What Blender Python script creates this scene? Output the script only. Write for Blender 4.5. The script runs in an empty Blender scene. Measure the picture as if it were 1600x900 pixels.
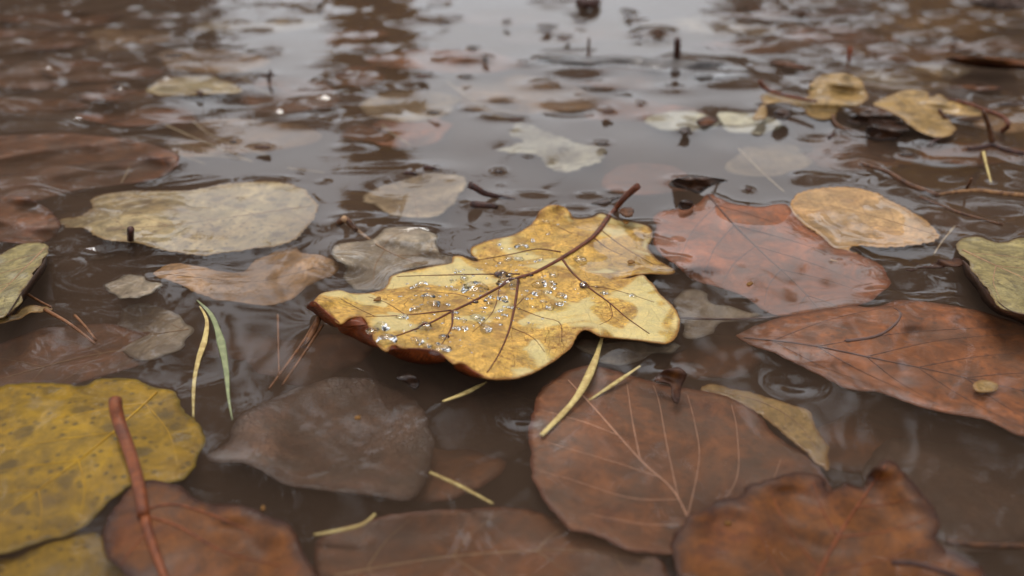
import bpy, math, random
import numpy as np
from mathutils import Vector, geometry

random.seed(7); rng = np.random.default_rng(7)
scene = bpy.context.scene
C = scene.collection
R = math.radians
CM = 0.01                      # the layout is worked out in centimetres, meshes are in metres

# ------------------------------------------------------------------ camera
CAM_H, PITCH, FPX = 11.0, 27.0, 1570.0          # height above the water (cm), degrees below level, focal length in px of a 1600 px frame
cd = bpy.data.cameras.new('camera'); cam = bpy.data.objects.new('camera', cd); C.objects.link(cam)
cam.location = (0, 0, CAM_H*CM); cam.rotation_euler = (R(90-PITCH), 0, 0)
cd.sensor_width = 36; cd.lens = 36*FPX/1600
cd.clip_start = 0.005; cd.clip_end = 2000
cd.dof.use_dof = True; cd.dof.focus_distance = 0.232; cd.dof.aperture_fstop = 13.0
scene.camera = cam
# ------------------------------------------------------------------ world, sun, exposure
SUN_EL, SUN_AZ = 63.0, -14.0                    # bright part of the overcast, ahead of the camera
w = bpy.data.worlds.new('World'); scene.world = w; w.use_nodes = True
nt = w.node_tree; nt.nodes.clear()
sky = nt.nodes.new('ShaderNodeTexSky'); sky.sky_type = 'NISHITA'; sky.sun_disc = False
sky.sun_elevation = R(SUN_EL); sky.sun_rotation = R(SUN_AZ); sky.dust_density = 6.0; sky.air_density = 1.0; sky.ozone_density = 1.0
hs = nt.nodes.new('ShaderNodeHueSaturation'); hs.inputs['Saturation'].default_value = 0.22
tc = nt.nodes.new('ShaderNodeTexCoord'); mp = nt.nodes.new('ShaderNodeMapping'); mp.inputs['Scale'].default_value = (1.2, 1.2, 3.0)
nz = nt.nodes.new('ShaderNodeTexNoise'); nz.inputs['Scale'].default_value = 2.2; nz.inputs['Detail'].default_value = 4
rp = nt.nodes.new('ShaderNodeValToRGB'); rp.color_ramp.elements[0].position = .3; rp.color_ramp.elements[1].position = .72
rp.color_ramp.elements[0].color = (6.4, 6.9, 7.6, 1); rp.color_ramp.elements[1].color = (9.4, 9.7, 10.1, 1)
mx = nt.nodes.new('ShaderNodeMix'); mx.data_type = 'RGBA'; mx.inputs[0].default_value = 0.75
bg = nt.nodes.new('ShaderNodeBackground'); bg.inputs['Strength'].default_value = 0.15
wo = nt.nodes.new('ShaderNodeOutputWorld')
L = nt.links.new
L(sky.outputs[0], hs.inputs['Color']); L(tc.outputs['Generated'], mp.inputs[0]); L(mp.outputs[0], nz.inputs['Vector']); L(nz.outputs[0], rp.inputs[0])
L(hs.outputs[0], mx.inputs[6]); L(rp.outputs[0], mx.inputs[7]); L(mx.outputs[2], bg.inputs[0]); L(bg.outputs[0], wo.inputs[0])
sd = bpy.data.lights.new('sun', 'SUN'); sd.energy = 1.5; sd.angle = R(18); sd.color = (1.0, 0.955, 0.88)
sun = bpy.data.objects.new('sun', sd); C.objects.link(sun); sun.location = (0, 0, 5)
_a, _e = R(SUN_AZ), R(SUN_EL)
sun.rotation_euler = Vector((math.sin(_a)*math.cos(_e), math.cos(_a)*math.cos(_e), math.sin(_e))).to_track_quat('Z', 'Y').to_euler()
vs = scene.view_settings
vs.view_transform = 'Standard'; vs.look = 'None'; vs.exposure = 0.46; vs.gamma = 1.0; vs.use_curve_mapping = False
scene.cycles.max_bounces = 6; scene.cycles.transparent_max_bounces = 10; scene.cycles.volume_bounces = 0; scene.cycles.diffuse_bounces = 2
scene.cycles.use_denoising = True

# ------------------------------------------------------------------ layout: photograph pixel -> point of the water plane (cm)
_p = R(PITCH); CP, SP = math.cos(_p), math.sin(_p)
def plan(pts):
    a = np.atleast_2d(np.asarray(pts, float))
    x = (a[:, 0]-800)/FPX; y = (450-a[:, 1])/FPX
    t = CAM_H/(SP - y*CP)
    return np.stack([x*t, (CP+y*SP)*t], 1)
def lift(P, z):                                  # raise a point of the water plane to height z (cm)
    P = np.atleast_2d(P); z = np.broadcast_to(np.asarray(z, float), (len(P),))
    k = (CAM_H - z)/CAM_H
    return np.stack([P[:, 0]*k, P[:, 1]*k, z], 1)
ZOOM = {1: (0, 0, 2.963), 2: (530, 0, 2.963), 3: (1060, 0, 2.963), 4: (0, 280, 2.646), 5: (470, 270, 2.571),
        6: (1000, 260, 2.647), 7: (0, 560, 2.286), 8: (650, 540, 1.684), 0: (0, 0, 1.0),
        9: (480, 440, 5.0), 10: (800, 260, 5.0), 11: (480, 240, 5.0)}
def q(k, pts):
    ox, oy, s = ZOOM[k]
    return [(ox+p[0]/s, oy+p[1]/s) for p in pts]
def catmull(P, n, closed=False):
    P = np.asarray(P, float); N = len(P); out = []
    for i in range(N if closed else N-1):
        if closed: p0, p1, p2, p3 = P[(i-1) % N], P[i], P[(i+1) % N], P[(i+2) % N]
        else: p0, p1, p2, p3 = P[max(i-1, 0)], P[i], P[i+1], P[min(i+2, N-1)]
        t = np.linspace(0, 1, n, endpoint=False)[:, None]
        out.append(.5*((2*p1)+(-p0+p2)*t+(2*p0-5*p1+4*p2-p3)*t*t+(-p0+3*p1-3*p2+p3)*t**3))
    if not closed: out.append(P[-1:])
    return np.concatenate(out)
def resample(P, ds, closed=False):
    if closed: P = np.concatenate([P, P[:1]])
    d = np.r_[0, np.cumsum(np.linalg.norm(np.diff(P, axis=0), axis=1))]
    n = max(int(d[-1]/ds), 6)
    s = np.linspace(0, d[-1], n, endpoint=not closed)
    return np.stack([np.interp(s, d, P[:, k]) for k in range(P.shape[1])], 1)
def inside(pts, poly):
    x, y = pts[:, 0], pts[:, 1]; r = np.zeros(len(pts), bool); j = len(poly)-1
    for i in range(len(poly)):
        xi, yi = poly[i]; xj, yj = poly[j]
        if yi != yj:
            c = ((yi > y) != (yj > y)) & (x < (xj-xi)*(y-yi)/(yj-yi)+xi); r ^= c
        j = i
    return r
def nearest(pts, samples, chunk=20000):
    out = np.empty(len(pts))
    for i in range(0, len(pts), chunk):
        d = pts[i:i+chunk, None, :]-samples[None]
        out[i:i+chunk] = np.sqrt((d*d).sum(2).min(1))
    return out
class Waves:                                     # smooth random field: a few dozen sines
    def __init__(s, wl, n=14, seed=0, aniso=1.0):
        g = np.random.default_rng(seed); a = g.uniform(0, 2*np.pi, n); k = 2*np.pi/(wl*g.uniform(.6, 1.7, n))
        s.k = np.stack([k*np.cos(a)*aniso, k*np.sin(a)], 1); s.p = g.uniform(0, 6.28, n); s.n = n
    def __call__(s, P):
        r = np.zeros(len(P))
        for k, p in zip(s.k, s.p): r += np.sin(P[:, 0]*k[0]+P[:, 1]*k[1]+p)
        return r/math.sqrt(s.n/2)

# ------------------------------------------------------------------ objects
def tag(o, label=None, cat=None, group=None, kind=None):
    for k, v in (('label', label), ('category', cat), ('group', group), ('kind', kind)):
        if v: o[k] = v
    return o
def mesh_obj(name, V, F, mat, parent=None, origin=(0, 0, 0), smooth=True, attrs=None):
    V = np.asarray(V, float)-np.asarray(origin, float)[None]
    me = bpy.data.meshes.new(name); me.from_pydata((V*CM).tolist(), [], [list(map(int, f)) for f in F])
    if smooth: me.polygons.foreach_set('use_smooth', [True]*len(me.polygons))
    for k, v in (attrs or {}).items():
        at = me.attributes.new(k, 'FLOAT', 'POINT'); at.data.foreach_set('value', np.asarray(v, np.float32))
    me.update(); me.materials.append(mat)
    o = bpy.data.objects.new(name, me); C.objects.link(o)
    if parent: o.parent = parent
    else: o.location = Vector(origin)*CM
    return o
def empty(name, loc):
    o = bpy.data.objects.new(name, None); C.objects.link(o); o.location = Vector(loc)*CM; o.empty_display_size = .01
    return o
def tube_geo(P, rad, sides=8, flat=1.0, cap=True):
    P = np.asarray(P, float); n = len(P); rad = np.broadcast_to(np.asarray(rad, float), (n,))
    T = np.gradient(P, axis=0); T /= np.linalg.norm(T, axis=1)[:, None]+1e-9
    up = np.array([0, 0, 1.0]); V = []
    for i in range(n):
        u = up if abs(T[i, 2]) < .9 else np.array([0, 1.0, 0])
        s = np.cross(T[i], u); s /= np.linalg.norm(s); b = np.cross(s, T[i])
        for k in range(sides):
            a = 2*math.pi*k/sides
            V.append(P[i]+rad[i]*(math.cos(a)*s+math.sin(a)*b*flat))
    F = [(i*sides+k, i*sides+(k+1) % sides, (i+1)*sides+(k+1) % sides, (i+1)*sides+k) for i in range(n-1) for k in range(sides)]
    if cap: F += [tuple(range(sides))[::-1], tuple(range((n-1)*sides, n*sides))]
    return np.array(V), F

# ------------------------------------------------------------------ materials
def lin(c):
    return tuple((v/255/12.92 if v/255 <= .04045 else ((v/255+.055)/1.055)**2.4) for v in c)
class Nodes:
    def __init__(s, name):
        s.m = bpy.data.materials.new(name); s.m.use_nodes = True; s.t = s.m.node_tree; s.t.nodes.clear()
        s.out = s.t.nodes.new('ShaderNodeOutputMaterial')
    def n(s, typ, **kw):
        x = s.t.nodes.new('ShaderNode'+typ)
        for k, v in kw.items(): setattr(x, k, v)
        return x
    def l(s, a, b): s.t.links.new(a, b)
    def coords(s, scale=100.0):
        tc = s.n('TexCoord'); mp = s.n('Mapping'); mp.inputs['Scale'].default_value = (scale,)*3
        s.l(tc.outputs['Object'], mp.inputs[0]); return mp.outputs[0]
    def noise(s, co, scale, detail=4, rough=.55, dist=0):
        x = s.n('TexNoise'); x.inputs['Scale'].default_value = scale; x.inputs['Detail'].default_value = detail
        x.inputs['Roughness'].default_value = rough; x.inputs['Distortion'].default_value = dist
        s.l(co, x.inputs['Vector']); return x.outputs[0]
    def ramp(s, v, a, b, lo=0.0, hi=1.0):
        x = s.n('MapRange'); x.interpolation_type = 'SMOOTHSTEP'
        for i, k in enumerate((a, b, lo, hi)): x.inputs[1+i].default_value = k
        s.l(v, x.inputs[0]); return x.outputs[0]
    def math(s, op, a, b=None):
        x = s.n('Math'); x.operation = op
        for i, k in enumerate((a, b)):
            if k is None: continue
            if isinstance(k, (int, float)): x.inputs[i].default_value = k
            else: s.l(k, x.inputs[i])
        return x.outputs[0]
    def mix(s, f, a, b, mode='MIX'):
        x = s.n('Mix'); x.data_type = 'RGBA'; x.blend_type = mode
        for i, k in ((0, f), (6, a), (7, b)):
            if isinstance(k, (int, float)): x.inputs[i].default_value = k
            elif isinstance(k, tuple): x.inputs[i].default_value = (*k, 1) if len(k) == 3 else k
            else: s.l(k, x.inputs[i])
        return x.outputs[2]
    def attr(s, name):
        x = s.n('Attribute'); x.attribute_name = name; return x.outputs['Fac']
def leaf_mat(name, base, blotch=None, edge=None, spot=(45, 30, 18), vein=None, spots=.5, rough=.45, vscale=3.2, vein_amt=.5, trans=.18,
             edge_w=.25, bump=.25, coat=0.0, blotch_lo=.45, blotch_hi=.7, grain=.22, silt=0.0, pale=None):
    s = Nodes(name); co = s.coords()
    b = lin(base); bl = lin(blotch or tuple(int(v*.72) for v in base)); ed = lin(edge or tuple(int(v*.6) for v in base)); ve = lin(vein or tuple(int(v*.55) for v in base))
    n1 = s.noise(co, .55, 5, .6, .4); n2 = s.noise(co, 2.6, 6, .65); n3 = s.noise(co, 16, 4, .7)
    col = s.mix(s.ramp(n1, blotch_lo, blotch_hi), b, bl)
    col = s.mix(s.ramp(n2, .42, .62, 0, .5), col, tuple(min(1, v*1.35) for v in b)); col = s.mix(s.ramp(s.noise(co, 6.5, 6, .75, .5), .5, .66, 0, .42), col, tuple(v*.5 for v in b))
    col = s.mix(s.ramp(n3, .44, .62, 0, grain*1.6), col, tuple(v*.35 for v in b))
    tone = s.ramp(s.noise(co, 1.5, 8, .72, .9), .3, .7, .52, 1.32); cs = s.n('VectorMath'); cs.operation = 'SCALE'; s.l(col, cs.inputs[0]); s.l(tone, cs.inputs['Scale']); col = cs.outputs[0]
    # net of fine veins
    wv = s.n('TexNoise'); wv.inputs['Scale'].default_value = 3.0; s.l(co, wv.inputs['Vector'])
    wa = s.n('VectorMath'); wa.operation = 'MULTIPLY_ADD'; s.l(wv.outputs['Color'], wa.inputs[0]); wa.inputs[1].default_value = (.18,)*3; s.l(co, wa.inputs[2])
    vo = s.n('TexVoronoi', voronoi_dimensions='2D'); vo.feature = 'DISTANCE_TO_EDGE'; vo.inputs['Scale'].default_value = vscale; s.l(wa.outputs[0], vo.inputs['Vector'])
    vo2 = s.n('TexVoronoi', voronoi_dimensions='2D'); vo2.feature = 'DISTANCE_TO_EDGE'; vo2.inputs['Scale'].default_value = vscale*3.2; s.l(wa.outputs[0], vo2.inputs['Vector'])
    e1 = s.ramp(vo.outputs['Distance'], .0, .032, 1, 0); e2 = s.ramp(vo2.outputs['Distance'], .0, .08, .7, 0)
    vpres = s.ramp(s.noise(co, .8, 3), .3, .6, .2, 1)
    net = s.math('MULTIPLY', s.math('MAXIMUM', e1, e2), vpres)
    col = s.mix(s.math('MULTIPLY', net, vein_amt), col, ve)
    # specks and rot spots
    sp = s.n('TexVoronoi', voronoi_dimensions='2D'); sp.inputs['Scale'].default_value = 3.4; s.l(co, sp.inputs['Vector'])
    spn = s.math('ADD', sp.outputs['Distance'], s.math('MULTIPLY', n3, .25))
    smask = s.math('MULTIPLY', s.ramp(spn, .25, .34, 1, 0), s.ramp(s.noise(co, 1.1, 2), .42, .55))
    sq = s.n('TexVoronoi', voronoi_dimensions='2D'); sq.inputs['Scale'].default_value = .9; s.l(wa.outputs[0], sq.inputs['Vector'])
    big = s.math('MULTIPLY', s.ramp(s.math('ADD', sq.outputs['Distance'], s.math('MULTIPLY', n2, .3)), .25, .35, .8, 0), 1.0)
    col = s.mix(s.math('MULTIPLY', s.math('MAXIMUM', smask, big), spots), col, lin(spot))
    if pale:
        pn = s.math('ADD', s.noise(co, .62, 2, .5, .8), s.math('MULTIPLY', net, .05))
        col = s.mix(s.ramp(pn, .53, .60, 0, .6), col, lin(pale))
    if silt:
        sn = s.noise(co, .9, 7, .7, .6)
        col = s.mix(s.ramp(sn, .38, .66, 0, silt), col, (.075, .050, .034)); col = s.mix(s.ramp(s.noise(co, 12, 5, .75), .52, .75, 0, silt*.5), col, (.13, .095, .066))
    em = s.ramp(s.math('ADD', s.attr('edge'), s.math('MULTIPLY', s.math('SUBTRACT', n2, .5), edge_w*1.5)), 0, edge_w, .85, 0)
    col = s.mix(em, col, ed)
    bp = s.n('Bump'); bp.inputs['Strength'].default_value = bump; bp.inputs['Distance'].default_value = .0006
    hgt = s.math('ADD', s.math('MULTIPLY', net, -.6), s.math('MULTIPLY', n2, 1.2)); hgt = s.math('ADD', hgt, s.math('MULTIPLY', n3, .25)); s.l(hgt, bp.inputs['Height'])
    pb = s.n('BsdfPrincipled'); s.l(col, pb.inputs['Base Color']); s.l(bp.outputs[0], pb.inputs['Normal'])
    pb.inputs['Specular IOR Level'].default_value = .3; s.l(s.ramp(n2, .3, .7, rough-.08, rough+.14), pb.inputs['Roughness']); pb.inputs['Coat Weight'].default_value = coat; pb.inputs['Coat Roughness'].default_value = .12
    tr = s.n('BsdfTranslucent'); s.l(s.mix(1.0, col, (1.0, .72, .4), 'MULTIPLY'), tr.inputs[0])
    ms = s.n('MixShader'); ms.inputs[0].default_value = trans; s.l(pb.outputs[0], ms.inputs[1]); s.l(tr.outputs[0], ms.inputs[2]); s.l(ms.outputs[0], s.out.inputs[0])
    return s.m
def stick_mat(name, base, dark=None, rough=.4, scale=6.0):
    s = Nodes(name); co = s.coords(); n1 = s.noise(co, scale, 5, .6); n2 = s.noise(co, scale*5, 3)
    col = s.mix(s.ramp(n1, .35, .68), lin(base), lin(dark or tuple(int(v*.5) for v in base)))
    col = s.mix(s.ramp(n2, .5, .8, 0, .4), col, tuple(v*.3 for v in lin(base)))
    bp = s.n('Bump'); bp.inputs['Strength'].default_value = .4; bp.inputs['Distance'].default_value = .0004; s.l(n2, bp.inputs['Height'])
    pb = s.n('BsdfPrincipled'); s.l(col, pb.inputs['Base Color']); pb.inputs['Roughness'].default_value = rough+.1; pb.inputs['Specular IOR Level'].default_value = .25; s.l(bp.outputs[0], pb.inputs['Normal'])
    s.l(pb.outputs[0], s.out.inputs[0]); return s.m
def water_mat():
    s = Nodes('puddle_water'); ge = s.n('NewGeometry')
    ior = s.n('Mix'); ior.data_type = 'FLOAT'; s.l(ge.outputs['Backfacing'], ior.inputs[0]); ior.inputs[2].default_value = 1.333; ior.inputs[3].default_value = .75
    fr = s.n('Fresnel'); s.l(ior.outputs[0], fr.inputs['IOR'])
    tr = s.n('BsdfTransparent'); gl = s.n('BsdfGlossy'); gl.inputs['Roughness'].default_value = 0.015
    ms = s.n('MixShader'); s.l(fr.outputs[0], ms.inputs[0]); s.l(tr.outputs[0], ms.inputs[1]); s.l(gl.outputs[0], ms.inputs[2]); s.l(ms.outputs[0], s.out.inputs['Surface'])
    vo = s.n('VolumePrincipled'); vo.inputs['Color'].default_value = (*WATER_TINT, 1); vo.inputs['Density'].default_value = WATER_DENSITY; vo.inputs['Anisotropy'].default_value = .1
    s.l(vo.outputs[0], s.out.inputs['Volume']); return s.m
WATER_TINT, WATER_DENSITY = (.24, .15, .10), 54.0
def mud_mat():
    s = Nodes('puddle_mud'); co = s.coords(); n1 = s.noise(co, .35, 6, .65); n2 = s.noise(co, 4, 6, .7)
    col = s.mix(s.ramp(n1, .35, .65), (.020, .012, .008), (.055, .032, .020)); col = s.mix(s.ramp(n2, .45, .75, 0, .5), col, (.075, .052, .036))
    bp = s.n('Bump'); bp.inputs['Strength'].default_value = .6; bp.inputs['Distance'].default_value = .003; s.l(n2, bp.inputs['Height'])
    pb = s.n('BsdfPrincipled'); s.l(col, pb.inputs['Base Color']); pb.inputs['Roughness'].default_value = .8; s.l(bp.outputs[0], pb.inputs['Normal']); s.l(pb.outputs[0], s.out.inputs[0]); return s.m

# ------------------------------------------------------------------ the ground: puddle bed, bank and forest floor in one sheet
def build_ground():
    radii = np.r_[0.5, np.linspace(2, 60, 50), np.geomspace(63, 40000, 80)]; nA = 120; V = [(0, 60, -2.4)]; F = []
    def h(x, y):
        d = math.hypot(x/230, (y-60)/300); b = max(0, min(1, (d-.75)/.5)); b = b*b*(3-2*b)
        sh = max(0, min(1, (y-20)/22)); return -2.4+1.45*sh+(.25-.17*sh)*math.sin(x*.31+1)*math.sin(y*.27)+(.15-.1*sh)*math.sin(x*.9+y*.7)+b*(9+4*math.sin(x*.004)*math.sin(y*.005))
    for r in radii:
        for k in range(nA):
            a = 2*math.pi*k/nA; x, y = r*math.cos(a), 60+r*math.sin(a); V.append((x, y, h(x, y)))
    for k in range(nA): F.append((0, 1+k, 1+(k+1) % nA))
    for i in range(len(radii)-1):
        for k in range(nA): F.append((1+i*nA+k, 1+(i+1)*nA+k, 1+(i+1)*nA+(k+1) % nA, 1+i*nA+(k+1) % nA))
    tag(mesh_obj('ground', V, F, mud_mat()), 'dark brown mud bed under the puddle, rising to the bank', 'ground', kind='structure')
build_ground()

# ------------------------------------------------------------------ leaf builder
DIMPLES = []            # (x, y, amplitude, rx, ry) of the water surface, cm
RIMS = []               # (samples Nx2, amplitudes N, reach) menisci along floating edges
def smooth_z(ctrl, base, wob=.04, seed=0, wl=2.2, soft=.04):
    """height field over the water plane from control points (x, y, z) in cm; z in cm"""
    wv = Waves(wl, 10, seed)
    if ctrl:
        cp = np.array([c[:2] for c in ctrl]); cz = np.array([c[2] for c in ctrl])
    def f(P):
        P = np.atleast_2d(P)
        if ctrl:
            d2 = ((P[:, None]-cp[None])**2).sum(2)+soft
            wt = d2**-1.6; w0 = .02
            z = ((wt*cz[None]).sum(1)+w0*base)/(wt.sum(1)+w0)
        else: z = np.full(len(P), base)
        return z+wob*wv(P)
    return f
def zc(k, pts):         # control points given as (zoom x, zoom y, millimetres)
    P = plan(q(k, [p[:2] for p in pts])); return [(P[i, 0], P[i, 1], pts[i][2]/10) for i in range(len(pts))]
def leaf(name, label, outline, mat, base_mm=-3, ctrl=(), spacing=.13, teeth=0.0, tooth_len=.25, wob=.04, wl=2.2, rough_edge=.028, seed=1,
         midrib=None, pairs=5, side_angle=48, rib_r=.045, rib_mat=None, veins=(), stem=None, stem_r=(.06, .09), stem_mm=None, group=None,
         cat='leaf', thick=.018, irregular=.05, soft=.04, rim=0.0, rim_reach=.28, smooth=True):
    g = np.random.default_rng(seed)
    Pp = plan(outline); Pp = catmull(Pp, 10, True) if smooth else Pp
    B = resample(Pp, spacing*.8 if not teeth else min(spacing*.8, tooth_len/4), True)
    n = len(B); T = np.roll(B, -1, 0)-np.roll(B, 1, 0); T /= np.linalg.norm(T, axis=1)[:, None]+1e-9
    N = np.stack([T[:, 1], -T[:, 0]], 1)
    area = .5*np.sum(B[:, 0]*np.roll(B[:, 1], -1)-np.roll(B[:, 0], -1)*B[:, 1])
    if area < 0: N = -N
    s = np.arange(n)*np.linalg.norm(B[1]-B[0]); off = rough_edge*(np.convolve(np.r_[g.normal(size=n+4)], np.ones(5)/5, 'valid')*2)
    Ltot = s[-1]+1e-6; ph = g.uniform(0, 6.28, 8)
    off = off+irregular*sum(np.sin(2*np.pi*(j+2)*s/Ltot*1.0+ph[j-1])/(j+1)**.6 for j in range(1, 9))
    if teeth: off = off+teeth*(((s/tooth_len) % 1.0)-.5)*(.7+.6*g.random(n))
    B = B+N*off[:, None]
    zf = smooth_z(list(ctrl), base_mm/10, wob, seed, wl, soft)
    lo, hi = B.min(0), B.max(0)
    gx = np.arange(lo[0], hi[0], spacing); gy = np.arange(lo[1], hi[1], spacing*.87)
    G = np.array([(x+(.5*spacing if j % 2 else 0), y) for j, y in enumerate(gy) for x in gx])
    G = G[inside(G, B)]
    if len(G): G = G[nearest(G, B) > spacing*.55]
    pts = np.concatenate([B, G]) if len(G) else B
    r = geometry.delaunay_2d_cdt([Vector(p) for p in pts], [(i, (i+1) % n) for i in range(n)], [], 1, 1e-6)
    P = np.array([tuple(v) for v in r[0]]); F = [f for f in r[2]]
    z = zf(P); V = lift(P, z); ed = nearest(P, B)
    c = lift(P.mean(0), float(z.mean()))[0]; c[2] = z.min()
    root = empty(name, c); tag(root, label, cat, group)
    Vl = V
    bl = mesh_obj('blade', Vl, F, mat, root, c, attrs={'edge': ed})
    if sum((bl.data.polygons[i].normal.z for i in range(min(20, len(F))))) < 0: bl.data.flip_normals()
    so = bl.modifiers.new('thickness', 'SOLIDIFY'); so.thickness = thick*CM; so.offset = -1
    rm = rib_mat or mat
    def rib(nm, Q, r0, r1, lift_by=.25):
        Q = resample(catmull(Q, 8), .12); rad = np.linspace(r0, r1, len(Q))
        W = lift(Q, zf(Q)+rad*lift_by); v, f = tube_geo(W, rad, 6, .55)
        return mesh_obj(nm, v, f, rm, root, c)
    if midrib is not None:
        M = plan(midrib); rib('midrib', M, rib_r, rib_r*.3)
        Mr = resample(catmull(M, 8), .1); Lm = len(Mr)
        for i in range(pairs):
            k = int(Lm*(.10+.78*i/max(pairs-1, 1))); t = Mr[min(k+3, Lm-1)]-Mr[max(k-3, 0)]; t /= np.linalg.norm(t)
            for sg in (-1, 1):
                a = R(side_angle+g.uniform(-6, 6))*sg; dr = np.array([t[0]*math.cos(a)-t[1]*math.sin(a), t[0]*math.sin(a)+t[1]*math.cos(a)])
                p = Mr[k]; ln = 0
                for st in np.arange(.1, 8, .1):
                    if not inside((p+dr*st)[None], B)[0]: break
                    ln = st
                if ln > .5:
                    e = p+dr*ln*.9; m = p+dr*ln*.5+t*ln*-.04; e = e+t*ln*.06
                    rib('side_vein', np.array([p, m, e]), rib_r*.45, rib_r*.14)
    for vn in veins:
        Q, r0, r1 = vn[:3]; rib(vn[3] if len(vn) > 3 else 'side_vein', plan(Q), r0, r1)
    if stem is not None:
        S = plan(stem); S3 = lift(S, np.array(stem_mm)/10); S3 = resample(catmull(S3, 8), .1); v, f = tube_geo(S3, np.linspace(stem_r[0], stem_r[1], len(S3)), 10)
        mesh_obj('stem', v, f, rm, root, c)
    if rim:
        zb = zf(B); near = np.exp(-((zb+.02)/.16)**2)
        RIMS.append((B, near*rim, rim_reach))
    root_info[root.name] = (zf, B, root, c)
    return root
root_info = {}
def ribbon(name, label, pts, mm, r0, r1, mat, group=None, cat='twig', flat=1.0, sides=8, mid=None):
    P = plan(pts); S = lift(P, np.array(mm)/10 if np.ndim(mm) else mm/10); S = resample(catmull(S, 10), .12)
    n = len(S); rad = np.linspace(r0, r1, n)
    if mid: rad = np.interp(np.linspace(0, 1, n), [0, .45, 1], [r0, mid, r1])
    g = np.random.default_rng(n+int(abs(S[0, 0])*100)); rad = rad*(1+.06*np.convolve(g.normal(size=n+4), np.ones(5)/3, 'valid'))
    v, f = tube_geo(S, rad, sides, flat); c = S.mean(0)
    return tag(mesh_obj(name, v, f, mat, None, c), label, cat, group)
def fragment(name, label, pts, mat, base_mm=.5, ctrl=(), group=None, cat='fragment', spacing=.06, thick=.03, wob=.03):
    """a scrap of leaf or bark that is one mesh"""
    Pp = catmull(plan(pts), 6, True); B = resample(Pp, spacing, True); n = len(B); zf = smooth_z(list(ctrl), base_mm/10, wob, n, .8)
    lo, hi = B.min(0), B.max(0); G = np.array([(x, y) for x in np.arange(lo[0], hi[0], spacing*1.4) for y in np.arange(lo[1], hi[1], spacing*1.4)])
    if len(G): G = G[inside(G, B)]
    if len(G): G = G[nearest(G, B) > spacing*.5]
    pts2 = np.concatenate([B, G]) if len(G) else B
    r = geometry.delaunay_2d_cdt([Vector(p) for p in pts2], [(i, (i+1) % n) for i in range(n)], [], 1, 1e-6)
    P = np.array([tuple(v) for v in r[0]]); V = lift(P, zf(P)); c = V.mean(0)
    o = mesh_obj(name, V, list(r[2]), mat, None, c, attrs={'edge': nearest(P, B)})
    if sum(p.normal.z for p in o.data.polygons) < 0: o.data.flip_normals()
    so = o.modifiers.new('thickness', 'SOLIDIFY'); so.thickness = thick*CM
    return tag(o, label, cat, group)
def dim(k, lst):        # water dimples: (x, y, half width px, half depth px, amplitude mm)
    for x, y, a, b, A in lst:
        (px, py), = q(k, [(x, y)]); s = ZOOM[k][2]
        p0, p1 = plan([(px-a/s, py), (px+a/s, py)]); p2, p3 = plan([(px, py-b/s), (px, py+b/s)])
        DIMPLES.append((*plan([(px, py)])[0], A/10, np.linalg.norm(p1-p0)/2, np.linalg.norm(p3-p2)/2))

# ================================================================== THE YELLOW OAK LEAF
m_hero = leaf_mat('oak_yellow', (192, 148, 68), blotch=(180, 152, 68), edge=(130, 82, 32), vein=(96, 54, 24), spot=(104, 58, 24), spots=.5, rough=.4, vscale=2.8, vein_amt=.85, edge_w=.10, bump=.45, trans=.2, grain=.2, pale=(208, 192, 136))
m_rib = stick_mat('oak_rib', (98, 48, 22), (62, 28, 13), .42, 5)
m_curl = leaf_mat('oak_curled_margin', (124, 58, 24), blotch=(92, 36, 16), edge=(70, 28, 12), spots=.4, rough=.35, vein_amt=.2, trans=.3)  # brown wet margin; shade of the drooping lobes is also in this colour
hero_out = q(5, [(50, 515), (85, 484), (150, 470), (200, 484), (260, 484), (315, 474), (345, 452), (372, 412), (480, 384), (560, 370), (604, 362), (612, 338), (645, 334), (690, 352),
    (712, 352), (682, 322), (694, 296), (756, 270), (830, 257), (880, 236), (930, 202), (962, 152), (1000, 130), (1042, 132), (1076, 152), (1100, 182), (1160, 182), (1200, 164),
    (1238, 172), (1275, 190), (1340, 198), (1400, 218), (1412, 255), (1396, 300), (1432, 348), (1500, 388), (1480, 408), (1410, 404), (1340, 412), (1290, 424), (1330, 420), (1378, 410), (1408, 440), (1452, 492),
    (1500, 540), (1526, 600), (1512, 652), (1470, 684), (1425, 680), (1330, 668), (1215, 656), (1168, 632), (1132, 628), (1106, 652), (1080, 702), (1030, 746), (960, 790), (880, 820), (800, 829),
    (742, 822), (690, 795), (650, 765), (610, 768), (580, 744), (540, 716), (470, 706), (408, 704), (370, 690), (345, 718), (310, 694), (282, 640), (270, 602), (246, 576), (200, 582), (158, 606), (120, 576), (85, 545)])
hero_z = zc(5, [(50, 515, 8), (150, 475, 4), (250, 500, 2.5), (150, 600, 6.5), (270, 600, 6), (310, 690, 6.5), (345, 715, 7), (480, 700, 6), (600, 760, 5.5), (740, 820, 4.5), (880, 815, 3.2), (1040, 740, 2),
    (340, 470, 1), (480, 390, .8), (640, 340, 1.6), (700, 340, .6), (760, 275, 2), (880, 240, 1.6), (1000, 135, 3.8), (1060, 150, 1.8), (1140, 200, -.6), (1235, 175, -.4), (1340, 210, -1.2), (1430, 300, -1.5), (1480, 390, -1.8),
    (1290, 380, -.9), (1250, 300, -.6), (1300, 415, -.3), (1385, 412, 2.6), (1480, 520, 2.2), (1525, 600, 1.8), (1470, 680, 2.4), (1330, 660, 1.6), (1150, 630, 3), (1200, 480, 1.6), (1100, 300, 1.2), (1000, 250, 1.0),
    (950, 400, 1.6), (700, 510, 2.2), (500, 610, 3.6), (830, 620, 2.2), (1000, 560, 1.6), (400, 520, 2.4), (620, 440, 1.2), (600, 640, 4)])
hv = lambda pts, r0, r1, nm='side_vein': (q(5, pts), r0*1.25, r1*1.25, nm)
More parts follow.
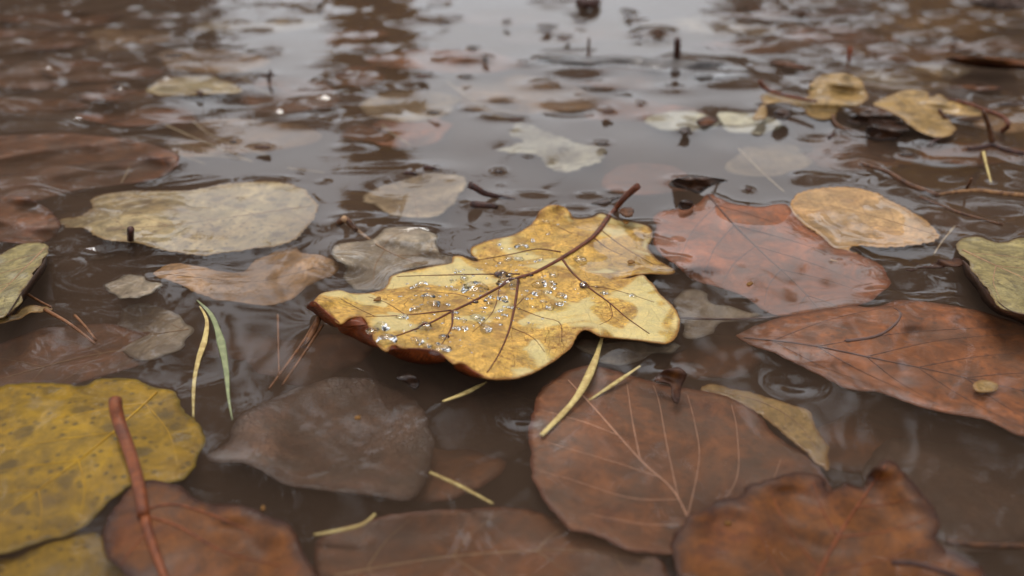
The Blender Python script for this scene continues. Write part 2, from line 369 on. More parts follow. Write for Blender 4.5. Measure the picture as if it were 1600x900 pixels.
hero = leaf('oak_leaf', 'yellow oak leaf beaded with water droplets, floating with its front edge curled up', hero_out, m_hero, 1.5, hero_z, spacing=.075, wob=.02, wl=1.1, rough_edge=.012, seed=3, irregular=.008,
    rib_mat=m_rib, rim=.085, rim_reach=.22, thick=.025, veins=[
    hv([(1235, 178), (1175, 255), (1050, 340), (940, 400), (870, 422), (800, 458), (700, 512), (610, 555), (500, 612), (360, 664)], .066, .018, 'midrib'),
    hv([(1050, 345), (1090, 400), (1160, 462), (1240, 522), (1310, 582), (1400, 646)], .03, .010), hv([(872, 425), (865, 500), (840, 620), (800, 720), (748, 803)], .028, .010),
    hv([(610, 556), (605, 620), (565, 690)], .022, .008), hv([(1045, 318), (950, 306), (850, 326), (715, 350)], .022, .008), hv([(880, 406), (700, 408), (520, 412), (385, 416)], .024, .009),
    hv([(605, 552), (420, 572), (260, 578)], .024, .008), hv([(1180, 262), (1230, 302), (1290, 330)], .02, .008), hv([(1200, 225), (1300, 300), (1420, 370)], .016, .007),
    hv([(865, 540), (960, 578), (1040, 602), (1048, 680)], .010, .005), hv([(1150, 455), (1260, 470), (1420, 520)], .009, .005), hv([(1090, 245), (1000, 205), (930, 212)], .010, .005),
    hv([(700, 512), (640, 490), (520, 478), (420, 470)], .010, .005), hv([(800, 458), (770, 560), (690, 640)], .009, .005), hv([(420, 570), (340, 520), (270, 498)], .010, .005),
    hv([(1240, 522), (1250, 580), (1200, 610)], .009, .005), hv([(860, 540), (930, 480), (1030, 470)], .008, .005), hv([(840, 620), (930, 660), (980, 720)], .009, .005), hv([(300, 578), (230, 545), (150, 500)], .010, .005)],
    stem=q(5, [(1236, 176), (1262, 150), (1290, 112), (1322, 80), (1356, 52)]), stem_r=(.066, .10), stem_mm=[-.3, 0, 3.2, 5.6, 8.0])
hz, hB, hroot, hc = root_info[hero.name]
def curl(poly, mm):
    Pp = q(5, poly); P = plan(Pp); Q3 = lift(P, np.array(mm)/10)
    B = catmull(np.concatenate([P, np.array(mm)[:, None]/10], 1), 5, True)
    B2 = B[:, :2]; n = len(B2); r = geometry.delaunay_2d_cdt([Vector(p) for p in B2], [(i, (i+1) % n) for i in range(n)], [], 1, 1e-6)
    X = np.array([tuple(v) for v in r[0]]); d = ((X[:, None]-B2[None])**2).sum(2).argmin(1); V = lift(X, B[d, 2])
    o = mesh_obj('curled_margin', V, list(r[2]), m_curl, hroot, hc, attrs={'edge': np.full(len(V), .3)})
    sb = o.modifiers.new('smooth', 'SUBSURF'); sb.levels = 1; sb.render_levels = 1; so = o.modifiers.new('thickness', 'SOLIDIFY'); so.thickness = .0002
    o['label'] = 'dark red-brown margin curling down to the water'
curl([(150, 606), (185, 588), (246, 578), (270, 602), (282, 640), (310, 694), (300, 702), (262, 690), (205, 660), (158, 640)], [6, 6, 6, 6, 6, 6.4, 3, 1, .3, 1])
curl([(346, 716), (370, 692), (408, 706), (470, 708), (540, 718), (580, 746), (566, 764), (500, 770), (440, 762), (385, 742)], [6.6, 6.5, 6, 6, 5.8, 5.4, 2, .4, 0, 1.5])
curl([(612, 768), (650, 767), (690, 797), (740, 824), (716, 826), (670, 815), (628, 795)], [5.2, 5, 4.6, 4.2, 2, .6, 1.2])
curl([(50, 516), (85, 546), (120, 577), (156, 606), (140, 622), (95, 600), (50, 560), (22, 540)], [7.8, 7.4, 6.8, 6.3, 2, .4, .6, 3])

# ------------------------------------------------------------------ droplets on the oak leaf
def drop_mat():
    s = Nodes('droplet_water'); g = s.n('BsdfGlass'); g.inputs['IOR'].default_value = 1.333; g.inputs['Roughness'].default_value = 0.0; co = s.coords(1.0); bp = s.n('Bump'); bp.inputs['Strength'].default_value = .06; bp.inputs['Distance'].default_value = .2; s.l(s.noise(co, 2.2, 2), bp.inputs['Height']); s.l(bp.outputs[0], g.inputs['Normal']); s.l(g.outputs[0], s.out.inputs[0]); return s.m
m_drop = drop_mat()
def cap_mesh(seed, ang=68, seg=20, rings=7):
    g = np.random.default_rng(seed); ph = g.uniform(0, 6.28, 3); V = []; F = []; a0 = R(ang); H = 1-math.cos(a0)
    for i in range(rings+1):
        a = a0*(i/rings)
        for k in range(seg):
            t = 2*math.pi*k/seg; wob = 1+.10*math.sin(2*t+ph[0])+.06*math.sin(3*t+ph[1])+.03*math.sin(5*t+ph[2])
            rr = math.sin(a)/math.sin(a0); V.append((rr*wob*math.cos(t), rr*wob*math.sin(t), (math.cos(a)-math.cos(a0))/math.sin(a0)))
    for i in range(rings):
        for k in range(seg):
            F.append((i*seg+k, (i+1)*seg+k, (i+1)*seg+(k+1) % seg, i*seg+(k+1) % seg))
    n = len(V); V.append((0, 0, -.02)); b = rings*seg
    for k in range(seg): F.append((b+k, n, b+(k+1) % seg))
    me = bpy.data.meshes.new('water_droplet'); me.from_pydata(V, [], F); 
    import bmesh
    bm = bmesh.new(); bm.from_mesh(me); bmesh.ops.remove_doubles(bm, verts=bm.verts, dist=1e-5); bmesh.ops.recalc_face_normals(bm, faces=bm.faces); bm.to_mesh(me); bm.free()
    me.polygons.foreach_set('use_smooth', [True]*len(me.polygons)); me.materials.append(m_drop); return me
caps = [cap_mesh(k, (68, 60, 54, 64)[k]) for k in range(4)]
big_drops = [(700, 465, 32, 'largest round droplet on the oak leaf, above its midrib'), (808, 412, 24, 'oval droplet touching a side vein of the oak leaf'), (838, 445, 30, 'wide droplet lying against the midrib of the oak leaf'),
    (485, 450, 15, None), (457, 462, 15, None), (888, 297, 17, 'droplet on the rear lobe of the oak leaf'), (874, 345, 15, None), (960, 446, 21, None), (990, 480, 11, None), (952, 485, 13, None), (1044, 496, 13, None), (1015, 411, 10, None), (1140, 452, 13, None),
    (1120, 348, 13, None), (558, 713, 22, 'droplet hanging at the front edge of the oak leaf'), (574, 663, 12, None), (325, 621, 24, 'flat oval droplet near the curled tip of the oak leaf'), (288, 634, 15, None), (345, 673, 22, None), (655, 625, 12, None), (707, 585, 15, None),
    (620, 586, 10, None), (653, 590, 9, None), (740, 628, 13, None), (810, 503, 12, None), (765, 498, 10, None), (757, 524, 8, None), (613, 473, 11, None), (510, 497, 15, None), (658, 423, 13, None), (925, 272, 10, None), (983, 195, 12, None), (1030, 207, 7, None),
    (793, 289, 8, None), (835, 345, 14, None), (930, 538, 10, None), (975, 515, 9, None), (1000, 542, 12, None), (1040, 527, 10, None), (1010, 461, 10, None), (1218, 482, 9, None), (1335, 496, 10, None), (630, 398, 8, None), (405, 582, 12, None), (460, 548, 12, None),
    (535, 525, 18, None), (465, 677, 13, None), (508, 695, 11, None), (497, 620, 26, 'broad shallow droplet beside the lower midrib'), (730, 543, 7, None), (788, 584, 8, None), (700, 518, 8, None), (1016, 446, 8, None), (965, 350, 7, None), (990, 245, 7, None), (626, 625, 8, None)]
def add_drop(x, y, r, label):
    P = plan(q(5, [(x, y)])); z = float(hz(P)[0]); w3 = lift(P, z+.002)[0]
    rr = 1.8*r/2.571/FPX*24.0*(1+.12*rng.normal())
    o = bpy.data.objects.new('water_droplet', caps[rng.integers(0, 4)]); C.objects.link(o); o.location = Vector(w3)*CM
    o.scale = (rr*CM, rr*CM*rng.uniform(.8, 1.2), rr*CM*rng.uniform(.65, .95)); o.rotation_euler = (0, 0, rng.uniform(0, 6.28))
    tag(o, label or 'small clear bead of water on the yellow oak leaf', 'droplet', None if label else 'water beads on the yellow oak leaf')
for d in big_drops: add_drop(*d)
n_small = 0
while n_small < 150:
    x, y = rng.normal(760, 230), rng.normal(500, 130)
    P = plan(q(5, [(x, y)]))
    if not inside(P, hB)[0] or nearest(P, hB)[0] < .25 or hz(P)[0] < .06 or (x > 1000 and y > 520) or (y > 620 and x > 700): continue
    add_drop(x, y, float(np.clip(rng.lognormal(1.25, .45), 1.8, 8)), None); n_small += 1

# ================================================================== THE OTHER LEAVES
M = leaf_mat
m_pale = M('leaf_pale_beige', (152, 131, 92), blotch=(150, 122, 80), edge=(140, 108, 66), vein=(150, 126, 90), spots=.7, vein_amt=.45, vscale=1.6, spot=(84, 66, 50), edge_w=.12, trans=.1, grain=.12, silt=.35)
m_tan = M('leaf_tan', (170, 128, 84), blotch=(180, 136, 92), edge=(150, 108, 66), vein=(134, 96, 60), spots=.4, spot=(100, 74, 56), edge_w=.12, trans=.1, silt=.5)
m_grey = M('leaf_grey_beige', (150, 132, 108), blotch=(158, 140, 118), vein=(120, 104, 86), spot=(90, 74, 58), spots=.35, edge_w=.1, trans=.1, silt=.5)
m_round = M('leaf_beige', (166, 142, 108), blotch=(180, 152, 116), vein=(150, 128, 104), spots=.25, edge_w=.08, trans=.1, grain=.16, silt=.5)
m_white = M('leaf_bleached', (180, 170, 144), blotch=(196, 184, 152), vein=(170, 156, 124), spots=.2, edge_w=.08, trans=.1, silt=.45)
m_salmon = M('leaf_red_brown', (146, 84, 50), blotch=(128, 70, 38), edge=(110, 58, 30), vein=(120, 74, 52), spots=.3, vein_amt=.25, spot=(80, 50, 38), edge_w=.15, trans=.15, grain=.1, silt=.55)
m_brown = M('leaf_brown', (134, 78, 42), blotch=(112, 62, 30), edge=(90, 48, 22), vein=(110, 70, 48), spots=.45, vein_amt=.25, spot=(66, 44, 36), edge_w=.15, trans=.15, grain=.1, silt=.5)
m_birch = M('leaf_birch_tan', (170, 134, 90), blotch=(196, 146, 92), edge=(176, 128, 72), vein=(150, 110, 74), spots=.45, spot=(120, 96, 78), edge_w=.12, trans=.12, bump=.4, silt=.25)
m_olive = M('leaf_olive_tan', (140, 124, 78), blotch=(150, 136, 92), edge=(110, 86, 44), vein=(96, 78, 44), spots=.5, spot=(66, 50, 30), vscale=2.4, vein_amt=.6, edge_w=.1, trans=.1, bump=.5, coat=.3, silt=.15)
m_umber = M('leaf_umber', (116, 70, 40), blotch=(94, 52, 32), edge=(84, 44, 26), vein=(130, 92, 64), spots=.3, vein_amt=.15, edge_w=.12, trans=.1, grain=.08, silt=.6)
m_orange = M('leaf_orange_brown', (98, 54, 12), blotch=(92, 44, 14), edge=(48, 22, 9), vein=(110, 56, 22), spots=.35, spot=(50, 26, 12), vein_amt=.25, edge_w=.3, trans=.25, rough=.52, coat=0.0, bump=.12)
m_yellow = M('leaf_yellow', (138, 104, 0), blotch=(124, 90, 0), edge=(100, 80, 4), vein=(170, 132, 10), spots=.75, spot=(70, 54, 16), vein_amt=.2, edge_w=.1, trans=.15, grain=.1, silt=.1)
m_dust = M('leaf_silted', (100, 72, 54), blotch=(104, 74, 60), vein=(96, 70, 56), spots=.2, vein_amt=.15, bump=.6, trans=.05, grain=.4, silt=.9)
m_far = M('leaf_far_tan', (150, 118, 68), blotch=(160, 128, 76), edge=(124, 86, 40), vein=(120, 88, 50), spots=.45, spot=(70, 48, 26), trans=.15, coat=.3, edge_w=.1, silt=.2)
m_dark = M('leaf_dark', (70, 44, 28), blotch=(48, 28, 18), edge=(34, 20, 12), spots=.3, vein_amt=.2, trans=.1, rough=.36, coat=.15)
m_bark = M('bark_grey', (86, 78, 74), blotch=(64, 57, 54), edge=(50, 42, 38), vein=(44, 38, 34), spots=.5, trans=.0, bump=.8, rough=.4, coat=.3)
m_rib_dark = stick_mat('rib_grey', (92, 66, 56), (70, 50, 44)); m_rib_pale = stick_mat('rib_pale', (186, 140, 112), (160, 116, 92)); m_rib_tan = stick_mat('rib_tan', (150, 116, 84), (120, 90, 64))
m_stem = stick_mat('stem_red_brown', (112, 56, 22), (78, 36, 14), .4, 4); m_rib_yel = stick_mat('rib_yellow', (176, 134, 20), (150, 110, 20))

leaf('birch_leaf', 'large pale beige leaf just under the water behind the grass blades', q(4, [(250, 170), (330, 155), (370, 122), (365, 92), (420, 66), (520, 48), (640, 46), (760, 52), (850, 36), (950, 20), (1080, 12), (1180, 15), (1260, 40), (1305, 78), (1300, 132), (1270, 192), (1230, 245), (1150, 275), (1050, 286), (950, 298), (860, 310), (780, 310), (700, 300), (620, 280), (560, 262), (480, 256), (400, 236), (350, 204), (280, 192)]),
    m_pale, -1.6, zc(4, [(260, 175, -3), (450, 190, .1), (640, 185, .3), (600, 225, .2), (540, 110, -1.2), (1260, 60, -.8), (1100, 20, -.2), (1250, 200, -1.8), (860, 300, -1.6), (800, 120, -1.4), (1000, 180, -1.5)]), teeth=.06, tooth_len=.26, wob=.02, midrib=q(4, [(1290, 110), (1000, 150), (700, 190), (420, 205)]), rib_r=.02, rib_mat=m_rib_tan, pairs=5, seed=11, rim=.03)
leaf('pointed_leaf', 'tan pointed leaf sunk below the pale beige leaf', q(4, [(640, 390), (700, 348), (800, 356), (900, 376), (1000, 384), (1080, 332), (1150, 286), (1210, 268), (1260, 300), (1330, 312), (1386, 340), (1360, 392), (1290, 440), (1210, 496), (1150, 518), (1050, 515), (940, 505), (850, 480), (760, 440), (690, 420)]),
    m_tan, -4.2, zc(4, [(640, 390, -2), (1380, 340, -3), (1150, 515, -5)]), teeth=.02, wob=.05, midrib=q(4, [(660, 388), (860, 410), (1080, 420), (1370, 345)]), rib_r=.022, rib_mat=m_rib_tan, pairs=4, seed=12)
leaf('lobed_leaf', 'grey beige leaf with a long stem, sunk behind the yellow oak leaf', q(5, [(135, 292), (200, 276), (290, 266), (330, 226), (400, 222), (480, 226), (545, 250), (566, 292), (562, 328), (604, 342), (612, 366), (480, 380), (380, 420), (345, 465), (290, 475), (210, 470), (186, 420), (176, 370), (136, 340)]),
    m_grey, -2.6, zc(5, [(400, 224, .2), (480, 228, .7), (550, 255, .8), (566, 292, .1), (160, 335, -.2), (200, 440, -3.5), (350, 330, -2.4), (500, 360, -3)]), rim=.07, wob=.03, veins=[(q(5, [(300, 285), (380, 330), (480, 365), (560, 372)]), .03, .012, 'midrib'), (q(5, [(380, 330), (470, 330), (540, 310)]), .015, .007), (q(5, [(340, 308), (300, 370), (290, 450)]), .015, .007), (q(5, [(330, 300), (360, 260), (420, 235)]), .015, .007)],
    rib_mat=m_rib_tan, stem=q(5, [(300, 286), (250, 250), (210, 218), (172, 182)]), stem_r=(.035, .085), stem_mm=[-2.2, -1.6, -.4, 3.2], seed=13)
leaf('round_leaf', 'round beige leaf sunk below two dark twig ends', q(5, [(240, 110), (300, 62), (380, 40), (480, 8), (560, 0), (640, 10), (667, 42), (642, 90), (610, 130), (560, 165), (490, 184), (410, 180), (350, 160), (300, 132)]),
    m_round, -3.4, (), teeth=.05, irregular=.03, wob=.06, midrib=q(5, [(470, 182), (460, 110), (440, 20)]), rib_r=.018, rib_mat=m_rib_tan, pairs=3, seed=14)
leaf('bleached_leaf', 'ragged bleached leaf under open water behind the yellow oak leaf', q(2, [(800, 570), (870, 582), (960, 612), (1050, 642), (1200, 670), (1240, 690), (1205, 722), (1160, 770), (1080, 795), (980, 790), (950, 750), (880, 712), (730, 695), (790, 680), (842, 650), (790, 620)]),
    m_white, -3.6, (), teeth=.12, tooth_len=.45, wob=.08, spacing=.14, irregular=.10, seed=15)
leaf('maple_leaf', 'red brown leaf with a dark midrib, sunk beside the tan birch leaf', q(6, [(80, 200), (150, 176), (230, 165), (285, 115), (330, 132), (400, 156), (500, 166), (580, 156), (620, 166), (650, 212), (720, 272), (780, 332), (870, 352), (940, 382), (1000, 412), (1030, 442), (1050, 490), (980, 540), (900, 572), (800, 600), (650, 622), (540, 602), (460, 552), (380, 522), (280, 492), (200, 452), (150, 402), (90, 362), (40, 312), (60, 260)]),
    m_salmon, -2.6, zc(6, [(285, 116, .6), (350, 140, .1), (440, 160, .2), (560, 158, .6), (610, 166, .5), (110, 300, -.2), (170, 390, -.1), (60, 260, -2), (500, 350, -2.4), (1010, 410, .2), (1040, 480, -1), (650, 620, -4.5), (300, 480, -4), (800, 480, -3)]), wob=.05, wl=3, rim=.06,
    midrib=q(6, [(285, 122), (380, 230), (520, 370), (640, 480), (750, 600)]), rib_r=.034, rib_mat=m_rib_dark, pairs=5, side_angle=40, seed=16)
leaf('broad_leaf', 'broad red brown leaf overlapping the dark-ribbed leaf, with a folded ridge', q(6, [(410, 690), (520, 642), (640, 615), (760, 596), (870, 580), (960, 578), (1060, 548), (1200, 560), (1350, 582), (1480, 620), (1590, 662), (1700, 720), (1790, 820), (1800, 980), (1740, 1100), (1588, 1116), (1440, 1060), (1270, 1022), (1130, 968), (1000, 925), (850, 912), (700, 850), (560, 785), (440, 725)]),
    m_brown, -2.0, zc(6, [(410, 690, -2.8), (1060, 600, .25), (1075, 640, .3), (1000, 690, .3), (850, 718, .15), (940, 640, -1.2), (1150, 700, -1.8), (1060, 550, -1.2), (1300, 800, -1.5), (800, 890, -2.6), (1588, 1100, -1.8), (640, 720, -1)]), wob=.04, wl=3.4,
    midrib=q(6, [(430, 708), (640, 730), (800, 757), (1000, 800), (1250, 852), (1480, 905), (1740, 960)]), rib_r=.03, rib_mat=m_rib_dark, pairs=6, side_angle=38, seed=17, rim=.05, veins=[(q(6, [(850, 722), (900, 715), (960, 706), (1020, 680), (1065, 640), (1078, 605), (1050, 585)]), .05, .02, 'fold')])
leaf('birch_leaf', 'tan toothed birch leaf lying at the surface beside the dark-ribbed leaf', q(6, [(632, 130), (700, 102), (800, 86), (900, 90), (980, 112), (1060, 150), (1130, 186), (1180, 222), (1226, 272), (1220, 300), (1130, 325), (1020, 336), (930, 335), (880, 345), (905, 362), (800, 386), (764, 320), (700, 262), (660, 226), (622, 174)]),
    m_birch, .1, zc(6, [(640, 130, .5), (625, 175, .6), (700, 240, -.8), (820, 370, -1.8), (900, 340, -.6), (1000, 200, .1), (1220, 280, -.4), (1100, 330, -.5), (800, 100, .3)]), teeth=.07, tooth_len=.24, wob=.015, midrib=q(6, [(1215, 280), (1000, 215), (800, 165), (650, 140)]), rib_r=.02, rib_mat=m_rib_tan, pairs=5, seed=18, rim=.03, spacing=.12)
rt = leaf('curled_leaf', 'speckled olive tan leaf arching out of the water over its dark underside', q(6, [(1340, 302), (1400, 292), (1470, 312), (1540, 297), (1600, 292), (1720, 302), (1800, 400), (1780, 560), (1680, 620), (1588, 612), (1520, 590), (1460, 540), (1420, 492), (1390, 460), (1352, 402), (1326, 350)]),
    m_olive, 3, zc(6, [(1340, 302, .2), (1470, 312, .2), (1326, 350, 2.5), (1350, 402, 5), (1420, 490, 7.5), (1460, 540, 7.8), (1588, 612, 8), (1600, 292, .3), (1700, 450, 3)]), wob=.02, spacing=.1,
    midrib=q(6, [(1335, 345), (1450, 400), (1588, 460), (1760, 520)]), rib_r=.035, rib_mat=m_rib_tan, pairs=4, seed=19, rim=.06)
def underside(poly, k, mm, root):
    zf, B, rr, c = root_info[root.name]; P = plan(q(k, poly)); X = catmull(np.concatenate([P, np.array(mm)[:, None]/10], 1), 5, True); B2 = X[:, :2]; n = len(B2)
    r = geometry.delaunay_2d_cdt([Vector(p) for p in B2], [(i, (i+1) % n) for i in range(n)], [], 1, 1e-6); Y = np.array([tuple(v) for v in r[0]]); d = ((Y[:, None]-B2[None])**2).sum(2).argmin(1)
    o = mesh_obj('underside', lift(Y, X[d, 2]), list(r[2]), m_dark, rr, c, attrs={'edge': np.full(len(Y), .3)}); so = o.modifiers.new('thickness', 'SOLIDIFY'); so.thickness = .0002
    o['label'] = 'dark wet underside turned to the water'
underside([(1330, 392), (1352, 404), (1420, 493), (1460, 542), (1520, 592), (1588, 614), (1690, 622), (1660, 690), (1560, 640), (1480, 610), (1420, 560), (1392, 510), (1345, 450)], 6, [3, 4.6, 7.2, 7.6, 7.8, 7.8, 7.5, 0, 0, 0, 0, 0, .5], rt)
leaf('leaf_edge', 'golden brown strip of leaf edge bridging to the speckled olive leaf', q(6, [(1112, 428), (1200, 402), (1290, 378), (1334, 376), (1330, 412), (1262, 416), (1180, 420)]), m_orange, 1.2, zc(6, [(1112, 428, .2), (1290, 378, 2.4), (1330, 400, 2.5), (1200, 420, .3)]), wob=.01, spacing=.07, seed=20, rim=.07)
leaf('beech_leaf', 'umber beech leaf with pale ribs, sunk beneath the orange brown leaf', q(8, [(330, 110), (380, 72), (440, 56), (520, 70), (600, 90), (680, 110), (740, 116), (830, 140), (900, 180), (970, 240), (1030, 290), (1070, 336), (1090, 400), (1020, 470), (900, 530), (780, 560), (640, 545), (560, 535), (480, 500), (390, 470), (330, 400), (300, 300), (290, 240), (310, 170)]),
    m_umber, -4.5, zc(8, [(290, 240, -1.5), (300, 180, -.6), (640, 545, -3), (900, 500, -7), (1000, 300, -4)]), teeth=.03, tooth_len=.5, wob=.05, wl=3, rib_mat=m_rib_pale, seed=21,
    veins=[(q(8, p), r, r*.4, nm) for p, r, nm in (([(735, 500), (680, 385), (590, 300), (470, 165), (400, 90)], .026, 'midrib'), ([(690, 400), (660, 260), (640, 150), (625, 105)], .012, 'side_vein'), ([(715, 450), (745, 300), (735, 210), (715, 130)], .012, 'side_vein'), ([(735, 490), (840, 360), (845, 230), (830, 155)], .012, 'side_vein'),
        ([(590, 300), (570, 200), (555, 100)], .012, 'side_vein'), ([(640, 345), (500, 300), (330, 250)], .012, 'side_vein'), ([(690, 405), (560, 400), (400, 350), (325, 330)], .012, 'side_vein'), ([(725, 470), (600, 470), (450, 440)], .012, 'side_vein'), ([(530, 235), (440, 200), (330, 170)], .012, 'side_vein'), ([(735, 500), (900, 420), (960, 300)], .012, 'side_vein'))])
lb = leaf('toothed_leaf', 'glossy orange brown leaf with a raised dark toothed rim, over the umber beech leaf', q(8, [(672, 514), (700, 480), (730, 440), (790, 402), (848, 396), (880, 366), (950, 348), (1020, 343), (1070, 350), (1090, 376), (1130, 356), (1170, 370), (1200, 350), (1240, 305), (1280, 325), (1330, 390), (1370, 430), (1392, 470), (1380, 520), (1450, 560), (1490, 610), (1470, 720), (1100, 760), (760, 720), (700, 610)]),
    m_orange, -.6, zc(8, [(672, 514, .6), (730, 440, 2), (848, 396, 2.4), (950, 348, 3.2), (1070, 350, 3), (1090, 376, 1.4), (1170, 370, 1.8), (1240, 305, 6), (1330, 390, 4), (1392, 470, 2.4), (1000, 400, .2), (1200, 420, .8), (800, 480, -.4), (1000, 560, -1.2), (1450, 560, .4), (900, 700, -2), (1300, 600, -.5)]), wob=.02, wl=1.4, spacing=.09, seed=22, rim=.085, midrib=q(8, [(1000, 740), (1060, 600), (1130, 470), (1235, 315)]), rib_r=.04, rib_mat=m_stem, pairs=5, side_angle=42)
leaf('poplar_leaf', 'large bright yellow leaf spotted brown, under the thick red brown stem', q(7, [(-80, 130), (0, 96), (100, 86), (200, 90), (300, 100), (340, 80), (420, 70), (500, 80), (560, 108), (620, 122), (660, 168), (690, 210), (726, 262), (732, 340), (705, 385), (650, 430), (560, 450), (480, 450), (400, 505), (330, 570), (250, 620), (150, 650), (60, 690), (0, 710), (-100, 750), (-250, 620), (-280, 350), (-200, 200)]),
    m_yellow, -1.6, zc(7, [(340, 80, -.5), (500, 80, -.6), (730, 330, -1.2), (200, 400, -1.4), (0, 700, -3)]), wob=.03, wl=3, midrib=q(7, [(560, 120), (360, 300), (120, 480), (-150, 660)]), rib_r=.03, rib_mat=m_rib_yel, pairs=5, seed=23, teeth=.03, tooth_len=.4, rim=.03)
leaf('poplar_leaf', 'dull yellow leaf half hidden below the stemmed brown leaf', q(7, [(-60, 720), (60, 700), (160, 660), (280, 620), (380, 640), (470, 720), (520, 820), (440, 900), (200, 920), (-100, 900)]), m_yellow, -4.5, (), wob=.05, seed=24)
leaf('stemmed_leaf', 'glossy brown leaf with a thick red brown stem lying across the yellow leaf', q(7, [(366, 624), (400, 560), (440, 492), (480, 442), (550, 430), (620, 450), (680, 490), (760, 520), (850, 535), (940, 560), (1020, 600), (1080, 650), (1112, 702), (1120, 770), (1100, 870), (900, 950), (600, 950), (480, 830), (410, 710)]),
    m_orange, .2, zc(7, [(366, 624, .2), (480, 442, 1.2), (620, 450, 1.2), (850, 535, 2.2), (1020, 600, 2.4), (1112, 702, 1.2), (800, 640, -.3), (900, 720, -.6), (600, 640, .6), (700, 800, -.6), (450, 700, .6)]), wob=.03, wl=1.8, spacing=.1, seed=25, rim=.08, rim_reach=.35, rib_mat=m_stem,
    veins=[(q(7, [(505, 500), (530, 620), (580, 760), (640, 920)]), .09, .05, 'midrib'), (q(7, [(520, 560), (640, 600), (800, 690), (1000, 740)]), .03, .012), (q(7, [(515, 540), (620, 520), (760, 560), (900, 620)]), .03, .012), (q(7, [(530, 620), (470, 680), (430, 740)]), .025, .01)],
    stem=q(7, [(512, 560), (503, 490), (488, 420), (462, 330), (428, 235), (414, 180), (412, 148)]), stem_r=(.10, .125), stem_mm=[1.2, 1.6, 1.6, 1.4, 2.4, 4.2, 5.0])
leaf('silted_leaf', 'brown leaf dusted with silt, deep in the water in front of the oak leaf', q(7, [(820, 290), (850, 222), (920, 170), (1000, 130), (1100, 90), (1250, 70), (1400, 92), (1500, 160), (1520, 260), (1540, 350), (1522, 450), (1460, 510), (1350, 492), (1250, 482), (1150, 470), (1050, 440), (960, 402), (880, 384), (790, 380), (736, 350)]),
    m_dust, -6.5, zc(7, [(740, 350, -.6), (800, 300, -2), (1200, 250, -5.5)]), wob=.08, seed=26, rough_edge=.03, rim=.05)
leaf('sunken_leaf', 'dull umber leaf lying deep between the stemmed leaf and the toothed leaf', q(0, [(490, 850), (560, 820), (640, 800), (760, 792), (860, 800), (940, 825), (1000, 850), (1040, 890), (1060, 940), (900, 990), (600, 990), (500, 940)]), m_umber, -5, (), wob=.08, midrib=q(0, [(520, 900), (700, 870), (900, 860), (1020, 880)]), rib_r=.03, pairs=4, rib_mat=m_rib_tan, seed=27)
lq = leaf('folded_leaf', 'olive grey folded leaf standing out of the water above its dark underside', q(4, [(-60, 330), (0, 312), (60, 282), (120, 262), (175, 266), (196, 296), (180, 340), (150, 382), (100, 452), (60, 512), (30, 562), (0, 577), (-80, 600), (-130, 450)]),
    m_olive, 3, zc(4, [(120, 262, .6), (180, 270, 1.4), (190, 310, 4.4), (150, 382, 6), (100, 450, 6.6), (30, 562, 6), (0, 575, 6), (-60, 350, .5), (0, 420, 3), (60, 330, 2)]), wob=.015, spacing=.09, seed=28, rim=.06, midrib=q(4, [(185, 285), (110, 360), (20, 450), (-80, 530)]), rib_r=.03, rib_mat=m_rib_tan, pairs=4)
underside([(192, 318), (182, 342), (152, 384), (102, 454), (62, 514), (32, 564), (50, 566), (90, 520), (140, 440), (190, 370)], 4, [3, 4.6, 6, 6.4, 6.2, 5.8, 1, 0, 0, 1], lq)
leaf('leaf_strip', 'narrow straw coloured leaf strip curving below the olive folded leaf', q(4, [(-70, 600), (0, 574), (60, 548), (130, 524), (190, 528), (206, 542), (110, 562), (20, 590), (-60, 625)]), m_far, 2, zc(4, [(0, 580, 3), (200, 540, 0), (100, 560, 1.2)]), wob=.01, spacing=.07, seed=29, rim=.05)
leaf('willow_leaf', 'slim beige leaf with dark spots, arching along the edge of the umber beech leaf', q(8, [(755, 116), (830, 110), (900, 125), (960, 145), (1020, 172), (1060, 220), (1085, 270), (1086, 332), (1050, 300), (1010, 260), (950, 220), (900, 182), (850, 146)]), m_far, -2.2, zc(8, [(755, 116, -3.5), (1085, 330, -3)]), wob=.03, teeth=.02, seed=30, spacing=.1, midrib=q(8, [(765, 116), (900, 145), (1010, 210), (1082, 325)]), rib_r=.018, pairs=5, rib_mat=m_rib_tan)
leaf('grey_leaf', 'small grey beige leaf sunk between the oak leaf and the broad leaf tip', q(6, [(160, 540), (200, 506), (260, 520), (320, 570), (420, 590), (510, 610), (430, 630), (350, 652), (290, 690), (210, 710), (172, 680), (150, 610)]), m_grey, -5.0, (), wob=.06, seed=31, rib_mat=m_rib_dark, stem=q(6, [(130, 625), (320, 632), (500, 628), (700, 612)]), stem_r=(.03, .03), stem_mm=[-3.6, -3.6, -3.5, -3.2])
leaf('grey_leaf', 'dull beige leaf tucked under the oak leaf above the thick pale straw', q(5, [(1100, 690), (1150, 662), (1230, 680), (1330, 672), (1440, 690), (1512, 690), (1480, 712), (1380, 746), (1280, 770), (1220, 760), (1150, 722)]), m_grey, -3.2, (), wob=.05, seed=32, rough_edge=.03)
